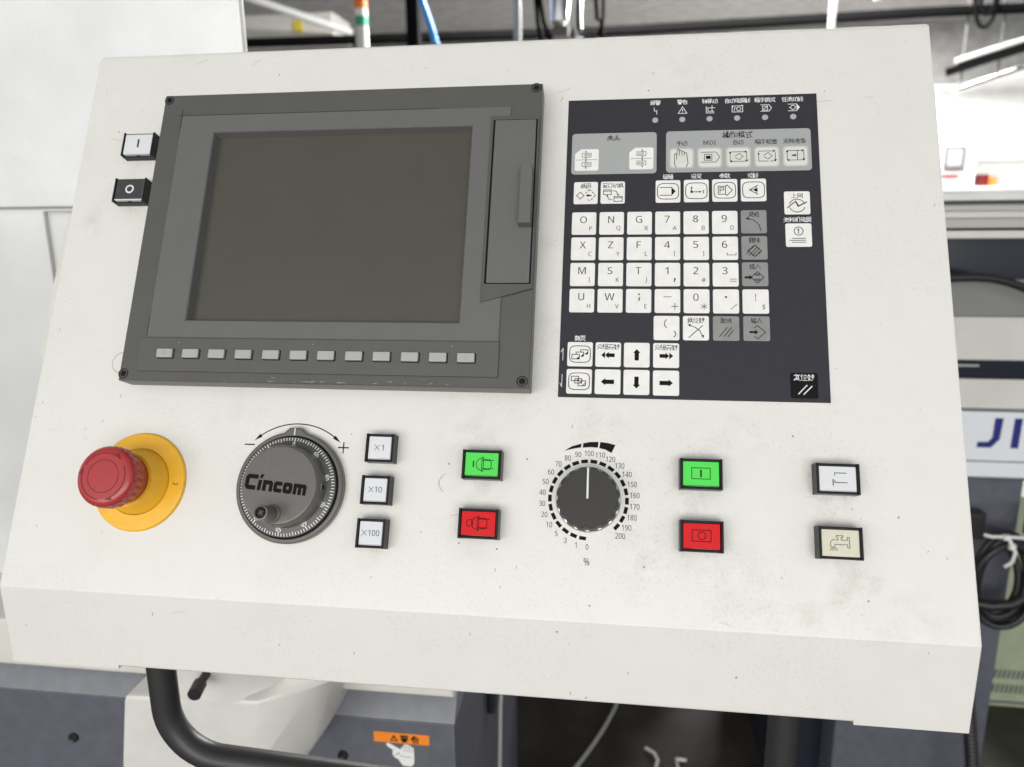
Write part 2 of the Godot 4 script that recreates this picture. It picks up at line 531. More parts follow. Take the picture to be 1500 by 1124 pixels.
	mat("chrome", 0.85, 0.86, 0.87, 0.15, 1.0)
	var g := mat("pane_glass", 0.9, 0.95, 1.0, 0.05)
	g.transparency = BaseMaterial3D.TRANSPARENCY_ALPHA
	g.albedo_color.a = 0.1
	var e := mat("emissive_white", 1, 1, 1, 0.5)
	e.emission_enabled = true
	e.emission = Color(1, 0.98, 0.95)
	e.emission_energy_multiplier = 2.0

# ---------------------------------------------------------------- the console
var con: Node3D
const LEAN := 26.0

func housing() -> void:
	var a := deg_to_rad(LEAN)
	var down := Vector2(-cos(a), -sin(a))        # (v, z) of straight down
	var back := Vector2(sin(a), -cos(a))         # (v, z) of straight back
	var fold := Vector2(-150.5, 0)
	var low := fold + down * 56.5
	var made := []                               # cross-section, as (v, z)
	var corner := func(q: Vector2, d1: Vector2, d2: Vector2, r: float, n: int) -> void:
		# rounds the corner q between the directions d1 (coming from) and d2 (going to)
		var half := acos(clampf(d1.dot(d2), -1, 1)) / 2
		var t := r / tan(half)
		var p1 := q + d1 * t
		var p2 := q + d2 * t
		var mid := q + (d1 + d2).normalized() * (r / sin(half))
		for i in n + 1:
			var f := float(i) / n
			var dir := (p1 - mid).normalized().slerp((p2 - mid).normalized(), f)
			made.append(mid + dir * r)
	corner.call(Vector2(266.5, 0), Vector2(0, -1), Vector2(-1, 0), 5.0, 6)
	corner.call(fold, Vector2(1, 0), down, 2.6, 6)
	corner.call(low, -down, back, 2.2, 3)
	made.append(low + back * 105)
	made.append(Vector2(266.5, -120))
	var prof := PackedVector2Array(made)
	# the section is swept across the console: in the sweep x is v, y is z and z is u
	var s := Shape.new()
	var t := Shape.new()
	if Geometry2D.is_polygon_clockwise(prof):
		prof.reverse()
	var rings := []
	var steps := [[-350.0, 1.9], [-349.5, 0.6], [-348.1, 0.0], [280.4, 0.0], [281.8, 0.6], [282.3, 1.9]]
	var ends := []
	for q in steps:
		var o := Shape.inset(prof, q[1])
		var r := []
		for g in o:
			r.append(Vector3(q[0], g.x, g.y))
		rings.append(r)
		ends.append(o)
	s.loft(rings)
	for e in [[0, -350.0, false], [5, 282.3, true]]:
		t.cap(ends[e[0]], e[1], e[2])
	for i in t.p.size():
		var q := t.p[i]
		s.p.append(Vector3(q.z, q.x, q.y))
		s.c.append(Color.WHITE)
	# the lower lip reaches a little further down at both ends
	for x in [[-349.0, -268.0], [216.0, 281.5]]:
		var q := low - back * 0.04 - down * 2.6
		var w := low + back * 5.0 - down * 2.6
		var d := down * 3.9
		var l0: float = x[0]
		var l1: float = x[1]
		var f := [Vector3(l0, q.x, q.y), Vector3(l1, q.x, q.y), Vector3(l1, q.x + d.x, q.y + d.y), Vector3(l0, q.x + d.x, q.y + d.y)]
		var g := [Vector3(l0, w.x, w.y), Vector3(l1, w.x, w.y), Vector3(l1, w.x + d.x, w.y + d.y), Vector3(l0, w.x + d.x, w.y + d.y)]
		s.quad(f[3], f[2], f[1], f[0]); s.quad(g[3], g[2], f[2], f[3]); s.quad(f[1], f[2], g[2], g[1]); s.quad(f[3], f[0], g[0], g[3])
	s.uv = Rect2(-350, -202, 632, 470)
	put("housing", [[s, M.housing_paint]], con, 30.0)

func screw(x: float, y: float, z: float, parent: Node3D) -> void:
	var s := Shape.new()
	var d := Shape.new()
	s.lathe(x, y, [[3.7, z - 2.0], [3.7, z + 0.1], [3.4, z + 0.25], [3.0, z + 0.25], [2.9, z - 0.5]], 24)
	s.lathe(x, y, [[2.9, z - 0.5], [2.6, z - 0.1], [1.4, z + 0.25], [0.01, z + 0.3]], 24)
	d.draw("-1.6,-0.9 1.6,0.9; -0.9,1.6 0.9,-1.6", x, y, 0.55, z + 0.34)
	put("screw", [[s, M.screw_black], [d, M.ink_black]], parent)

func display() -> void:
	var s := Shape.new()
	# outer case with the window of the screen cut through it
	var outer := PackedVector2Array([Vector2(14, -7.7), Vector2(14, 213.6), Vector2(-272.4, 213.6), Vector2(-272.4, -7.7)])
	var hole := PackedVector2Array([Vector2(-34.6, 36.0), Vector2(-34.6, 181.0), Vector2(-228.4, 181.0), Vector2(-228.4, 36.0)])
	var ins := Shape.inset(outer, 0.5)
	var lip := Shape.inset(hole, -0.7)
	s.loft([Shape.ring(Shape.inset(outer, 1.6), 0), Shape.ring(Shape.inset(outer, 0.2), 4), Shape.ring(outer, 18.6), Shape.ring(Shape.inset(outer, 0.25), 19.4), Shape.ring(ins, 19.7), Shape.ring(Shape.inset(outer, 22.0), 19.7)])
	var f := Shape.new()
	# raised facia round the window: step, flat, rounded lip, walls of the recess
	var fo := PackedVector2Array([Vector2(-7.4, 23.4), Vector2(-7.4, 195.2), Vector2(-255.4, 195.2), Vector2(-255.4, 23.4)])
	f.loft([Shape.ring(Shape.inset(fo, -0.4), 19.0), Shape.ring(Shape.inset(fo, -0.3), 20.3), Shape.ring(Shape.inset(fo, 0.3), 20.9), Shape.ring(Shape.inset(hole, -1.6), 21.0), Shape.ring(lip, 20.9), Shape.ring(hole, 20.2), Shape.ring(Shape.inset(hole, 1.2), 14.0)])
	var unit := put("display_unit", [[s, M.bezel_grey]], con, 30.0, "dark grey flat display unit with blank screen, soft keys below and card slot door")
	# thin dark joint line round the facia's upper left corner
	for q in ["-256.4,200.4 -256.4,185", "-258.5,196.0 -60,196.0", "-256.2,40 -256.2,23.5"]:
		var j := Shape.new()
		j.draw(q, 0, 0, 0.4, 19.78)
		put("joint_line", [[j, M.ink_black]], unit)
	put("facia", [[f, M.facia_grey]], unit, 30.0)
	var g := Shape.new()
	g.cap(Shape.inset(hole, 1.1), 14.2)
	put("screen", [[g, M.screen_glass]], unit)
	# raised strip with twelve soft keys
	var st := Shape.new()
	st.slab(PackedVector2Array([Vector2(-258.0, -0.9), Vector2(-6.8, -0.9), Vector2(-6.8, 22.9), Vector2(-259.6, 22.9)]), 19.0, 21.4, 0.5, 3)
	put("soft_key_strip", [[st, M.strip_grey]], unit)
	for i in 12:
		var x: float = [-239.0, -220.1, -201.1, -181.7, -162.1, -142.6, -123.3, -103.9, -84.9, -65.7, -46.8, -28.1][i]
		var rec := Shape.new()
		rec.slab(Shape.rrect(x + 0.25, 11.3, 12.5, 7.0, 0.6), 21.0, 21.46, 0.02, 1)
		var k := Shape.new()
		k.slab(Shape.rrect(x, 11.5, 11.6, 6.2, 0.7), 21.3, 23.4, 0.55, 3)
		var layers := [[k, M.softkey_grey], [rec, M.recess_black]]
		var mk := Shape.new()
		if i == 0:
			mk.draw("o 1.6,0 -1.2,1.4 -1.2,-1.4", x, 11.5, 0.3, 23.42)
		if i == 11:
			mk.draw("-1.4,1.3 0,-1.5 1.4,1.3", x, 11.5, 0.3, 23.42)
		if mk.p.size():
			layers.append([mk, M.softkey_mark])
		put("soft_key", layers, unit)
	# card slot: a framed bay with a slanted foot, the door set in it, its grip
	var fr := Shape.new()
	var bay := PackedVector2Array([Vector2(-21.2, 49.8), Vector2(13.3, 59.6), Vector2(13.3, 186.6), Vector2(-21.2, 187.6)])
	fr.slab(bay, 18.5, 22.2, 0.8, 3)
	put("card_slot_frame", [[fr, M.bezel_grey]], unit)
	var gap := Shape.new()
	gap.slab(Shape.rrect(-3.6, 123.3, 31.2, 121.6, 0.8), 21.9, 22.26, 0.02, 1)
	var dr := Shape.new()
	dr.slab(Shape.rrect(-3.4, 123.3, 28.8, 120.4, 0.8), 21.9, 22.9, 0.4, 3)
	var door := put("card_slot_door", [[dr, M.facia_grey], [gap, M.recess_black]], unit)
	var gr := Shape.new()
	gr.slab(PackedVector2Array([Vector2(2.6, 102.5), Vector2(10.7, 102.5), Vector2(10.7, 143.0), Vector2(9.6, 143.0), Vector2(9.6, 144.6), Vector2(2.6, 144.6)]), 22.0, 30.5, 0.5, 3)
	put("card_slot_grip", [[gr, M.facia_grey]], unit)
	for q in [[-268.9, 209.4], [9.6, 210.2], [9.2, -3.0], [-269.2, -2.9]]:
		screw(q[0], q[1], 19.7, unit)
	for x in [-230.3, -133.4, -37.8]:
		var d := Shape.new()
		d.lathe(x, 19.4, [[0.45, 21.3], [0.3, 21.7], [0.01, 21.75]], 8)
		put("pin_mark", [[d, M.softkey_grey]], unit)
	# scratched lower edge
	var sc := Shape.new()
	var r := RandomNumberGenerator.new()
	r.seed = 9
	for i in 30:
		var x := r.randf_range(-200, -40)
		var y := -6.9 + r.randf_range(0, 1.0) + (r.randf_range(0, 4.0) if i % 3 == 0 else 0.0)
		sc.draw("0,0 %.2f,%.2f" % [r.randf_range(0.6, 3.0), r.randf_range(-0.3, 0.3)], x, y, r.randf_range(0.12, 0.3), 19.72)
	put("edge_scratches", [[sc, M.softkey_grey]], unit)

const KEYS := "ONG789X|XZF456|MST123|UW;-0.!"

func key(u: float, v: float, body: Material, ink: Shape, ink_mat: Material, parent: Node3D, cut := false, size := 16.9) -> void:
	var s := Shape.new()
	var o := Shape.rrect(u, v, size, size, 1.3)
	if cut:
		var h := size / 2
		o = PackedVector2Array([Vector2(u - h + 1, v - h), Vector2(u + h - 1, v - h), Vector2(u + h, v - h + 1), Vector2(u + h, v + h - 1), Vector2(u + h - 1, v + h), Vector2(u - h + 4.2, v + h), Vector2(u - h, v + h - 3.6), Vector2(u - h, v - h + 1)])
	s.slab(o, 0.6, 0.95, 0.22, 2)
	put("key", [[s, body], [ink, ink_mat]], parent)

func keypad() -> void:
	var f := Shape.new()
	f.slab(PackedVector2Array([Vector2(31.2, -8.6), Vector2(204.2, -8.6), Vector2(204.0, 211.8), Vector2(31.4, 211.8)]), 0, 0.7, 0.2, 2)
	var pad := put("keypad", [[f, M.film_navy]], con, 30.0, "dark membrane keypad with white and grey keys and Chinese captions")
	var Z := 0.98
	# ---- letter and number keys
	var rows := ["O P,N Q,G R,7 A,8 B,9 D", "X C,Z Y,F L,4 [,5 ],6  ", "M I,S K,T J,1 ,2 #,3 ", "U H,W V,; E,-,0 ,.,!"]
	for r in 4:
		var cells: PackedStringArray = rows[r].split(",")
		for i in cells.size():
			var u := 45.1 + 19.08 * i
			var v := 115.2 - 18.84 * r
			var ink := Shape.new()
			var t := cells[i].split(" ", false)
			if t.size() and not t[0] in ["-", ".", ";", "!"]:
				ink.text(t[0], u - 0.4, v + 2.7, 7.0, Z, 1.1)
			if t.size() > 1:
				ink.text(t[1], u + 4.7, v - 3.9, 4.4 if not t[1] in ["[", "]"] else 4.0, Z)
			if r == 1 and i == 5:
				ink.draw("1.2,-3.4 1.2,-4.9 7,-4.9 7,-3.4", u, v, 0.45, Z)
			if r == 2 and i == 3:
				ink.draw("# 4.2,-2.6 5.4,-2.6 5.4,-4 4.5,-5.6 3.9,-5.4 4.4,-4.2", u, v, 0.4, Z)
			if r == 2 and i == 5:
				ink.draw("3,-3.3 7,-3.3; 3,-4.8 7,-4.8", u, v, 0.42, Z)
			if r == 3 and i == 4:
				ink.draw("4.9,-1.8 4.9,-5.8; 3.1,-2.8 6.7,-4.8; 3.1,-4.8 6.7,-2.8", u, v, 0.4, Z)
			if r == 3 and i == 2:
				ink.draw("C 0.3,4.6 0.6; # -0.3,2.3 0.9,2.3 0.9,1.1 0.2,-0.3 -0.3,0 0.1,1", u, v, 0.4, Z)
			if r == 3 and i == 3:
				ink.draw("-2.4,2.9 2.4,2.9; 2.8,-3.8 7,-3.8; 4.9,-1.7 4.9,-5.9", u, v, 0.45, Z)
			if r == 3 and i == 5:
				ink.draw("C 0,2.9 0.75; 3.4,-5.4 6.8,-2.2", u, v, 0.4, Z)
			if r == 3 and i == 6:
				ink.text("!", u, v + 2.7, 6.6, Z, 0.8)
				ink.text("$", u + 5.1, v - 3.9, 4.6, Z, 0.9)
			key(u, v, M.key_white, ink, M.ink_grey, pad)
	# ---- keys with a symbol: place, body, caption on the key, drawing
	var dia := "o -3.6,0 0,3.6 3.6,0 0,-3.6"
	var special := [
		[159.6, 115.5, "g", "退格", "-4.6,2.2 -1,1.4 2,-0.6 3.6,-3 4.4,-6.4; # -5.6,2.6 -3.2,3.2 -3.2,1.2"],
		[159.6, 96.6, "g", "删除", "-5.2,-4.4 -0.2,1.2; -3.4,-5.4 1.8,0.6; -1.4,-5.6 3.2,-0.2; o -4.4,-2 0.4,2 4.6,-2.6 0,-6.2; 0.8,-6 3.4,-2.8"],
		[159.6, 77.8, "g", "插入", "# -6.8,-1.6 -3.8,-1.6 -3.8,-0.6 -1.6,-2.3 -3.8,-4 -3.8,-3 -6.8,-3; o -2.6,-2.3 1.4,1.8 5.6,-2.3 1.4,-6.4; -0.6,0 3,0; 0.2,-0.8 2.8,-0.8; -0.4,-3.6 3.2,-3.6; 0.4,-4.4 2.6,-4.4"],
		[101.8, 39.8, "w", "", "a 1.8,3 3.2 125 235; a 3.3,-4.2 2.6 -52 52"],
		[120.9, 39.9, "w", "换位键", "-4.6,-6.6 4.4,1.8; -4.4,2 -0.6,0.6 2.6,-2 4.4,-6; # -5.2,2.6 -3.2,2.6 -4,0.8; # 3.4,-5.2 5.2,-4.6 4.8,-6.8"],
		[140.3, 39.9, "g", "取消", "-4.2,-5.6 0.6,0.6; -1.4,-5.6 3.4,0.6; 1.2,-5.6 4.6,-1.2"],
		[159.7, 40.0, "g", "输入", "# -4.6,-1.8 -1,-1.8 -1,-0.8 1,-2.5 -1,-4.2 -1,-3.2 -4.6,-3.2; -1.4,0.4 0.6,2 5.6,-2.5 0.6,-7 -1.4,-5.4"],
		[45.7, 138.3, "w", "换码", "o -6.4,-2 -3.8,0.6 -1.2,-2 -3.8,-4.6; # 0,-2 2,-0.8 2,-1.5 4,-1.5 4,-2.5 2,-2.5 2,-3.2; 1.4,1.4 2.6,2.4 3.6,1.6; 4.6,0.6 5.6,-0.4; 6.4,-1.4 6.6,-2.2 5.8,-3.2; 4.8,-4.2 3.8,-5.2; 2.8,-6 1.8,-5.2; 0.6,-0.2 0,0.4"],
		[64.5, 138.4, "w", "窗口切换", "o -6.4,2 -1,2 -1,-1.6 -6.4,-1.6; -6.4,1 -1,1; o 1,-3.2 6.6,-3.2 6.6,-6.8 1,-6.8; 1,-4.2 6.6,-4.2; 0.2,1.4 2.4,0.8 3.6,-1.6; # 2.8,-1.4 4.6,-1.4 3.8,-2.8; -0.4,-5.6 -2.6,-5 -3.8,-2.8; # -4.6,-3 -2.9,-2.8 -4,-1.6"],
		[102.5, 138.7, "w", "", "t 7.2 5.9; -5.6,2.9 2.6,2.9 2.6,-3 -5.6,-3; # 2.4,3.1 2.4,-3.2 5.2,-0.1"],
		[121.7, 138.8, "w", "", "t 7.2 5.9; -3.2,2.6 -3.2,-0.8 2.6,-0.8; # -4,-1.6 -4,0 -2.4,0 -2.4,-1.6; # -3.9,1.8 -2.5,1.8 -3.2,3.4; # 2,-1.5 2,-0.1 3.8,-0.8; 4.6,0.2 4.9,0.2 4.9,-1.8"],
		[140.8, 138.9, "w", "", "t 7.2 5.9; o -4.4,3 0.4,3 0.4,-3 -4.4,-3; -3.2,-1.8 -3.2,2 -0.8,2 -0.8,0.2 -3.2,0.2; 0.6,3 1.4,4 5,0 1.4,-4 0.6,-3"],
		[159.9, 138.9, "w", "", "t 7.2 5.9; 2.8,3.4 -2.6,0 2.8,-3.4; 1.6,2.4 2.4,0.8 2.4,-0.8 1.6,-2.4; C 1.4,0 1.1; -2.6,0 0,0"],
		[188.2, 129.0, "w", "上网", "a -0.1,-2.6 5.2 20 160; a -0.1,-1.6 5.2 200 340; # -6.8,-4.2 -1.2,0.4 0.4,-3.2 6.6,0.4 6.4,1 0.9,-1.9 -0.8,1.6 -6.8,-3.4"],
		[188.4, 105.6, "w", "", "c 0,2.8 2.9; -0.8,3.6 0.1,4.4 0.1,1.2; -4,-2.4 4.2,-2.4; -5.8,-3.8 4.4,-3.8; -4,-5.2 4.2,-5.2"],
		[45.0, 20.9, "w", "", "t 6.9 5.7; o -5.4,-0.2 -0.4,-0.2 -0.4,-3.4 -5.4,-3.4; -2.6,0.4 -2.6,1.4 2.4,1.4 2.4,-1; 0.4,1.8 0.4,3 5.2,3 5.2,0.6; # -0.4,-1.4 -0.4,-3.4 -2.6,-3.4; # 2.4,0.4 2.4,-1.8 0.2,-1.8; # 5.2,1.8 5.2,-0.2 2.8,-0.2"],
		[63.7, 20.9, "w", "分隔符键", "# -4.6,-0.4 -2,1.9 -2,-2.7; # -2,-0.4 0.4,1.9 0.4,0.8 4.3,0.8 4.3,-1.7 0.4,-1.7 0.4,-2.7"],
		[82.5, 20.9, "w", "", "# 0,4 2.4,1.4 1.4,1.4 1.4,-3.8 -1.4,-3.8 -1.4,1.4 -2.4,1.4"],
		[101.6, 20.9, "w", "分隔符键", "# 4.6,-0.4 2,1.9 2,-2.7; # 2,-0.4 -0.4,1.9 -0.4,0.8 -4.3,0.8 -4.3,-1.7 -0.4,-1.7 -0.4,-2.7"],
		[44.9, 2.2, "w", "", "t 6.9 5.7; o -5.2,3.4 -0.4,3.4 -0.4,0.4 -5.2,0.4; o -2.8,1.8 1.8,1.8 1.8,-1.2 -2.8,-1.2; o -0.6,0.4 4.2,0.4 4.2,-3 -0.6,-3; -1.6,0.6 -0.4,1.6; 0.4,-1 1.8,0.2; 2.2,-3 4.2,-1.2"],
		[63.7, 2.3, "w", "", "# -4.4,0 -1.6,2.4 -1.6,1.4 4.2,1.4 4.2,-1.5 -1.6,-1.5 -1.6,-2.4"],
		[82.5, 2.3, "w", "", "# 0,-4.2 2.5,-1.6 1.4,-1.6 1.4,3.8 -1.4,3.8 -1.4,-1.6 -2.5,-1.6"],
		[101.6, 2.2, "w", "", "# 4.4,0 1.6,2.4 1.6,1.4 -4.2,1.4 -4.2,-1.5 1.6,-1.5 1.6,-2.4"],
	]
	for q in special:
		var ink := Shape.new()
		ink.draw(q[4], q[0], q[1], 0.50, Z)
		if q[3] != "":
			hanzi(ink, q[3], q[0], q[1] + 5.3, 3.7, Z)
		key(q[0], q[1], M.key_white if q[2] == "w" else M.key_grey, ink, M.ink_black, pad)
	var rk := Shape.new()
	hanzi(rk, "复位键", 188.3, 7.6, 4.2, Z)
	rk.draw("-3.6,-5.4 1.6,0.2; -0.4,-5.6 4.6,-0.4", 188.3, 2.2, 0.7, Z)
	key(188.3, 2.3, M.key_black, rk, M.ink_white, pad)
	# ---- the two grey plates and what is on them
	for q in [[64.75, 168.7, 59.6, 32.0], [150.0, 169.0, 97.8, 31.9]]:
		var s := Shape.new()
		s.slab(Shape.rrect(q[0], q[1], q[2], q[3], 2.4), 0.6, 0.78, 0.06, 1)
		put("group_plate", [[s, M.plate_grey]], pad)
	for q in [[45.7, 163.9, 1.0], [84.0, 164.3, -1.0]]:
		var ink := Shape.new()
		var d: float = q[2]
		ink.draw("-7.2,0 7.2,0", q[0], q[1], 0.3, Z)
		for y in [3.6, -3.6]:
			ink.draw("3.4,1.5 -3.2,1.5 -3.2,-1.5 3.4,-1.5; 3.4,0.5 -1.4,0.5 -1.4,-0.5 3.4,-0.5" if d > 0 else "-3.4,1.5 3.2,1.5 3.2,-1.5 -3.4,-1.5; -3.4,0.5 1.4,0.5 1.4,-0.5 -3.4,-0.5", q[0], q[1] + y, 0.36, Z)
			ink.draw("0,1.4 0,3.0; # -0.7,2.4 0.7,2.4 0,3.6; 0,-1.4 0,-3; # -0.7,-2.4 0,-3.5 0.7,-2.4", q[0] - 0.6 * d, q[1] + y, 0.4, Z)
		key(q[0], q[1], M.key_white, ink, M.ink_grey, pad, true)
	var modes := [
		[111.8, "-3.8,-7 -5,-4.6 -5,3 -4.2,3.4 -3.4,2.6 -3.4,-1; -3.4,1 -3,6.6 -2.2,7 -1.6,6.4 -1.6,2; -1.6,5 -1,5.8 -0.2,5.6 0.2,4.8 0.2,2; 0.2,5 1,5.4 1.8,4.6 1.8,2; 1.8,4 2.6,4.2 3.4,3.4 4.4,-4.4 3,-7"],
		[131.0, "-6,4 4.2,4 6.8,0.2 4.2,-3.6 -6,-3.6; o -3.6,2.4 1.4,2.4 1.4,-2.2 -3.6,-2.2; # -2.6,1.2 0.6,1.2 0.6,-1.2 -2.6,-1.2"],
		[150.3, "o -5.6,3.8 5.6,3.8 5.6,-3.4 -5.6,-3.4; -2,0.6 0.6,2.6 3.2,0.2 0.6,-2.2 -2,-0.6; # 4.4,4.8 5.6,3.8 4.4,2.8; # 4.6,-2.4 6.6,-2.4 5.6,-4; # -4.4,-2.4 -4.4,-4.4 -5.8,-3.4; # -6.6,2.6 -4.6,2.6 -5.6,4.2"],
		[169.4, "-5.8,4 5.6,4; 5.6,2.6 5.6,-3.6 2.4,-3.6; 0.6,-3.6 -5.6,-3.6 -5.6,2; -2,0.8 0.8,2.8 3.4,0.4 0.8,-2 -2,-0.4; # 4.2,5 5.8,4 4.2,3; # 4.6,-2.4 6.6,-2.4 5.6,-4; # -6.6,1.6 -4.6,1.6 -5.6,3"],
		[188.4, "o -5.6,4 5.4,4 5.4,-3.2 -5.6,-3.2; 1.2,4 1.2,-3.2; # -2.6,0.9 -0.6,0.9 -0.6,1.5 0.8,0.4 -0.6,-0.7 -0.6,-0.1 -2.6,-0.1; # 4.2,5 5.6,4 4.2,3; # 4.4,-2.2 6.4,-2.2 5.4,-3.8; # -4.4,-2.2 -4.4,-4.2 -5.8,-3.2; # -6.6,2.8 -4.6,2.8 -5.6,4.4"],
	]
	var plate := Color(0.385, 0.40, 0.40)
	for q in modes:
		var s := Shape.new()
		# window whose cream colour fades into the plate at its rim
		var cream := Color(0.74, 0.735, 0.69)
		var rims := [[17.6, plate], [15.6, plate.lerp(cream, 0.55)], [13.4, cream], [9.0, cream.lerp(plate, 0.12)]]
		for i in 3:
			var a := Shape.ring(Shape.rrect(q[0], 163.9, rims[i][0], rims[i][0] * 0.92, 2.4, 4), 0.79 + 0.05 * i)
			var b := Shape.ring(Shape.rrect(q[0], 163.9, rims[i + 1][0], rims[i + 1][0] * 0.92, 2.4, 4), 0.84 + 0.05 * i)
			var n := a.size()
			for j in n:
				var m := (j + 1) % n
				s.tint = rims[i][1]
				s.quad(a[j], a[m], b[m], b[j])
				for w in [[6, 1], [4, 1], [3, 1], [2, 1]]:
					pass
				var e := s.c.size()
				s.c[e - 4] = rims[i + 1][1]; s.c[e - 2] = rims[i + 1][1]; s.c[e - 1] = rims[i + 1][1]
		s.tint = rims[3][1]
		s.cap(Shape.rrect(q[0], 163.9, 9.0, 8.28, 2.4, 4), 0.94)
		var ink := Shape.new()
		ink.draw(q[1], q[0], 164.0, 0.40, 1.0)
		put("mode_key", [[s, M.mode_window], [ink, M.ink_black]], pad)
	# ---- captions printed on the film and on the plates
	var cw := Shape.new()
	for q in [["报警", 93.4, 207.9], ["警告", 112.4, 208.0], ["轴移动", 131.4, 208.0], ["自动电源断", 150.3, 207.9], ["程序跳过", 169.1, 207.9], ["任选功能", 187.8, 207.8]]:
		hanzi(cw, q[0], q[1], q[2], 3.6, 0.74, 0.105)
	for q in [["编辑", 102.5, 149.9], ["设定", 121.7, 149.9], ["参数", 140.9, 150.0], ["诊断", 159.8, 150.0], ["送料机电源", 188.0, 116.8], ["翻页", 44.8, 32.0]]:
		hanzi(cw, q[0], q[1], q[2], 3.6, 0.74, 0.105)
	cw.draw("0,-4 0,4.2 -1.3,1.8", 33.6, 20.6, 0.4, 0.74)
	cw.draw("0,4.4 0,-4 -1.3,-1.6", 33.5, 2.4, 0.4, 0.74)
	var icons := [
		[93.6, "-0.9,2.6 -0.9,0 0.9,0.4 0.9,-2.4"], [112.5, "o 0,2.8 3,-2.4 -3,-2.4; 0,1 0,-0.6; C 0,-1.5 0.3"],
		[131.5, "-2.6,2.4 -2.6,-2.6 2.8,-2.6; -2,1.4 3.4,1.4; 1.4,3.2 1.4,-1.6; -1.4,1.4 -1.4,-1.4 2.6,-1.4"],
		[150.3, "o -3.6,2.4 3.6,2.4 3.6,-2.4 -3.6,-2.4; c 0.9,0 1.4; -1.6,1.4 -2.2,-1.4; # -3.8,1.2 -2.8,1.2 -3.3,3; # 3,3.4 4,2.4 3,1.6"],
		[169.6, "-3.4,2.6 2.2,2.6 3.8,0.2 2.2,-2.4 -3.4,-2.4; o -2.2,1.6 1.2,1.6 1.2,-1.6 -2.2,-1.6; -1.6,-1 0.8,1.2"],
		[188.3, "-3.6,2.6 2,2.6; -3.6,-2.6 2,-2.6; c -0.4,0 1.6; -3,0 -2,0; # 2,3 2,-3 4.2,0"],
	]
	for q in icons:
		cw.draw(q[1], q[0], 201.3, 0.44, 0.74)
	put("white_captions", [[cw, M.ink_white]], pad)
	var cb := Shape.new()
	hanzi(cb, "夹头", 64.4, 180.7, 4.6, 0.82)
	put("dark_captions", [[cb, M.ink_black]], pad)
	cb = Shape.new()
	hanzi(cb, "操作模式", 149.9, 181.2, 5.1, 0.82)
	for q in [["手动", 111.9], ["自动", 150.1], ["程序检查", 168.9], ["运转准备", 188.0]]:
		hanzi(cb, q[0], q[1], 175.4, 3.75, 0.82)
	cb.text("MDI", 131.0, 175.4, 4.4, 0.86, 1.1)
	put("dark_captions", [[cb, M.ink_black]], pad)
	for x in [93.4, 112.3, 131.1, 150.0, 168.9, 187.8]:
		var s := Shape.new()
		s.lathe(x, 194.1, [[2.1, 0.6], [2.1, 0.8], [1.95, 0.92], [0.01, 0.94]], 20)
		put("indicator_lamp", [[s, M.lamp_grey]], pad)

# black illuminated push button: tray with higher side walls, a lens block and its label plate
func push_button(cx: float, cy: float, w: float, h: float, tall: float, skirt: Material, plate: Material, ink: Shape, ink_mat: Material, label: String, open_foot := false) -> void:
	var s := Shape.new()
	var t := 1.1 if open_foot else 1.5
	var rim := tall - 0.7
	s.box(Vector3(cx - w / 2, cy - h / 2, 0), Vector3(cx - w / 2 + t, cy + h / 2, tall), 0.35)
	s.box(Vector3(cx + w / 2 - t, cy - h / 2, 0), Vector3(cx + w / 2, cy + h / 2, tall), 0.35)
	s.box(Vector3(cx - w / 2 + t, cy + h / 2 - t, 0), Vector3(cx + w / 2 - t, cy + h / 2 - 0.1, rim - (1.0 if open_foot else 0.0)), 0.3)
	s.box(Vector3(cx - w / 2 + t, cy - h / 2 + 0.1, 0), Vector3(cx + w / 2 - t, cy - h / 2 + t, rim - (2.6 if open_foot else 0.2)), 0.3)
	s.box(Vector3(cx - w / 2 + t, cy - h / 2 + t, 0), Vector3(cx + w / 2 - t, cy + h / 2 - t, 2.0))
	if open_foot:
		s.box(Vector3(cx - 1.2, cy - h / 2 + 0.9, 2), Vector3(cx + 1.6, cy - h / 2 + 1.9, rim - 2.2))
	var o := put("push_button", [[s, M.button_black]], con, 38.0, label)
	var b := Shape.new()
	var lw := w - 2 * t - 0.5
	var lh := h - 2 * t - 0.5
	var oy := 0.0
	b.slab(Shape.rrect(cx, cy + oy, lw, lh, 0.5), 2.0, tall - (0.9 if open_foot else 1.3), 0.4, 2)
	var p := Shape.new()
	p.slab(Shape.rrect(cx - 0.1, cy + 0.35, lw - 0.5, lh - 0.9, 0.4), tall - 1.6, tall - (0.75 if open_foot else 1.15), 0.15, 2)
	put("lens", [[b, skirt], [p, plate], [ink, ink_mat]], o)

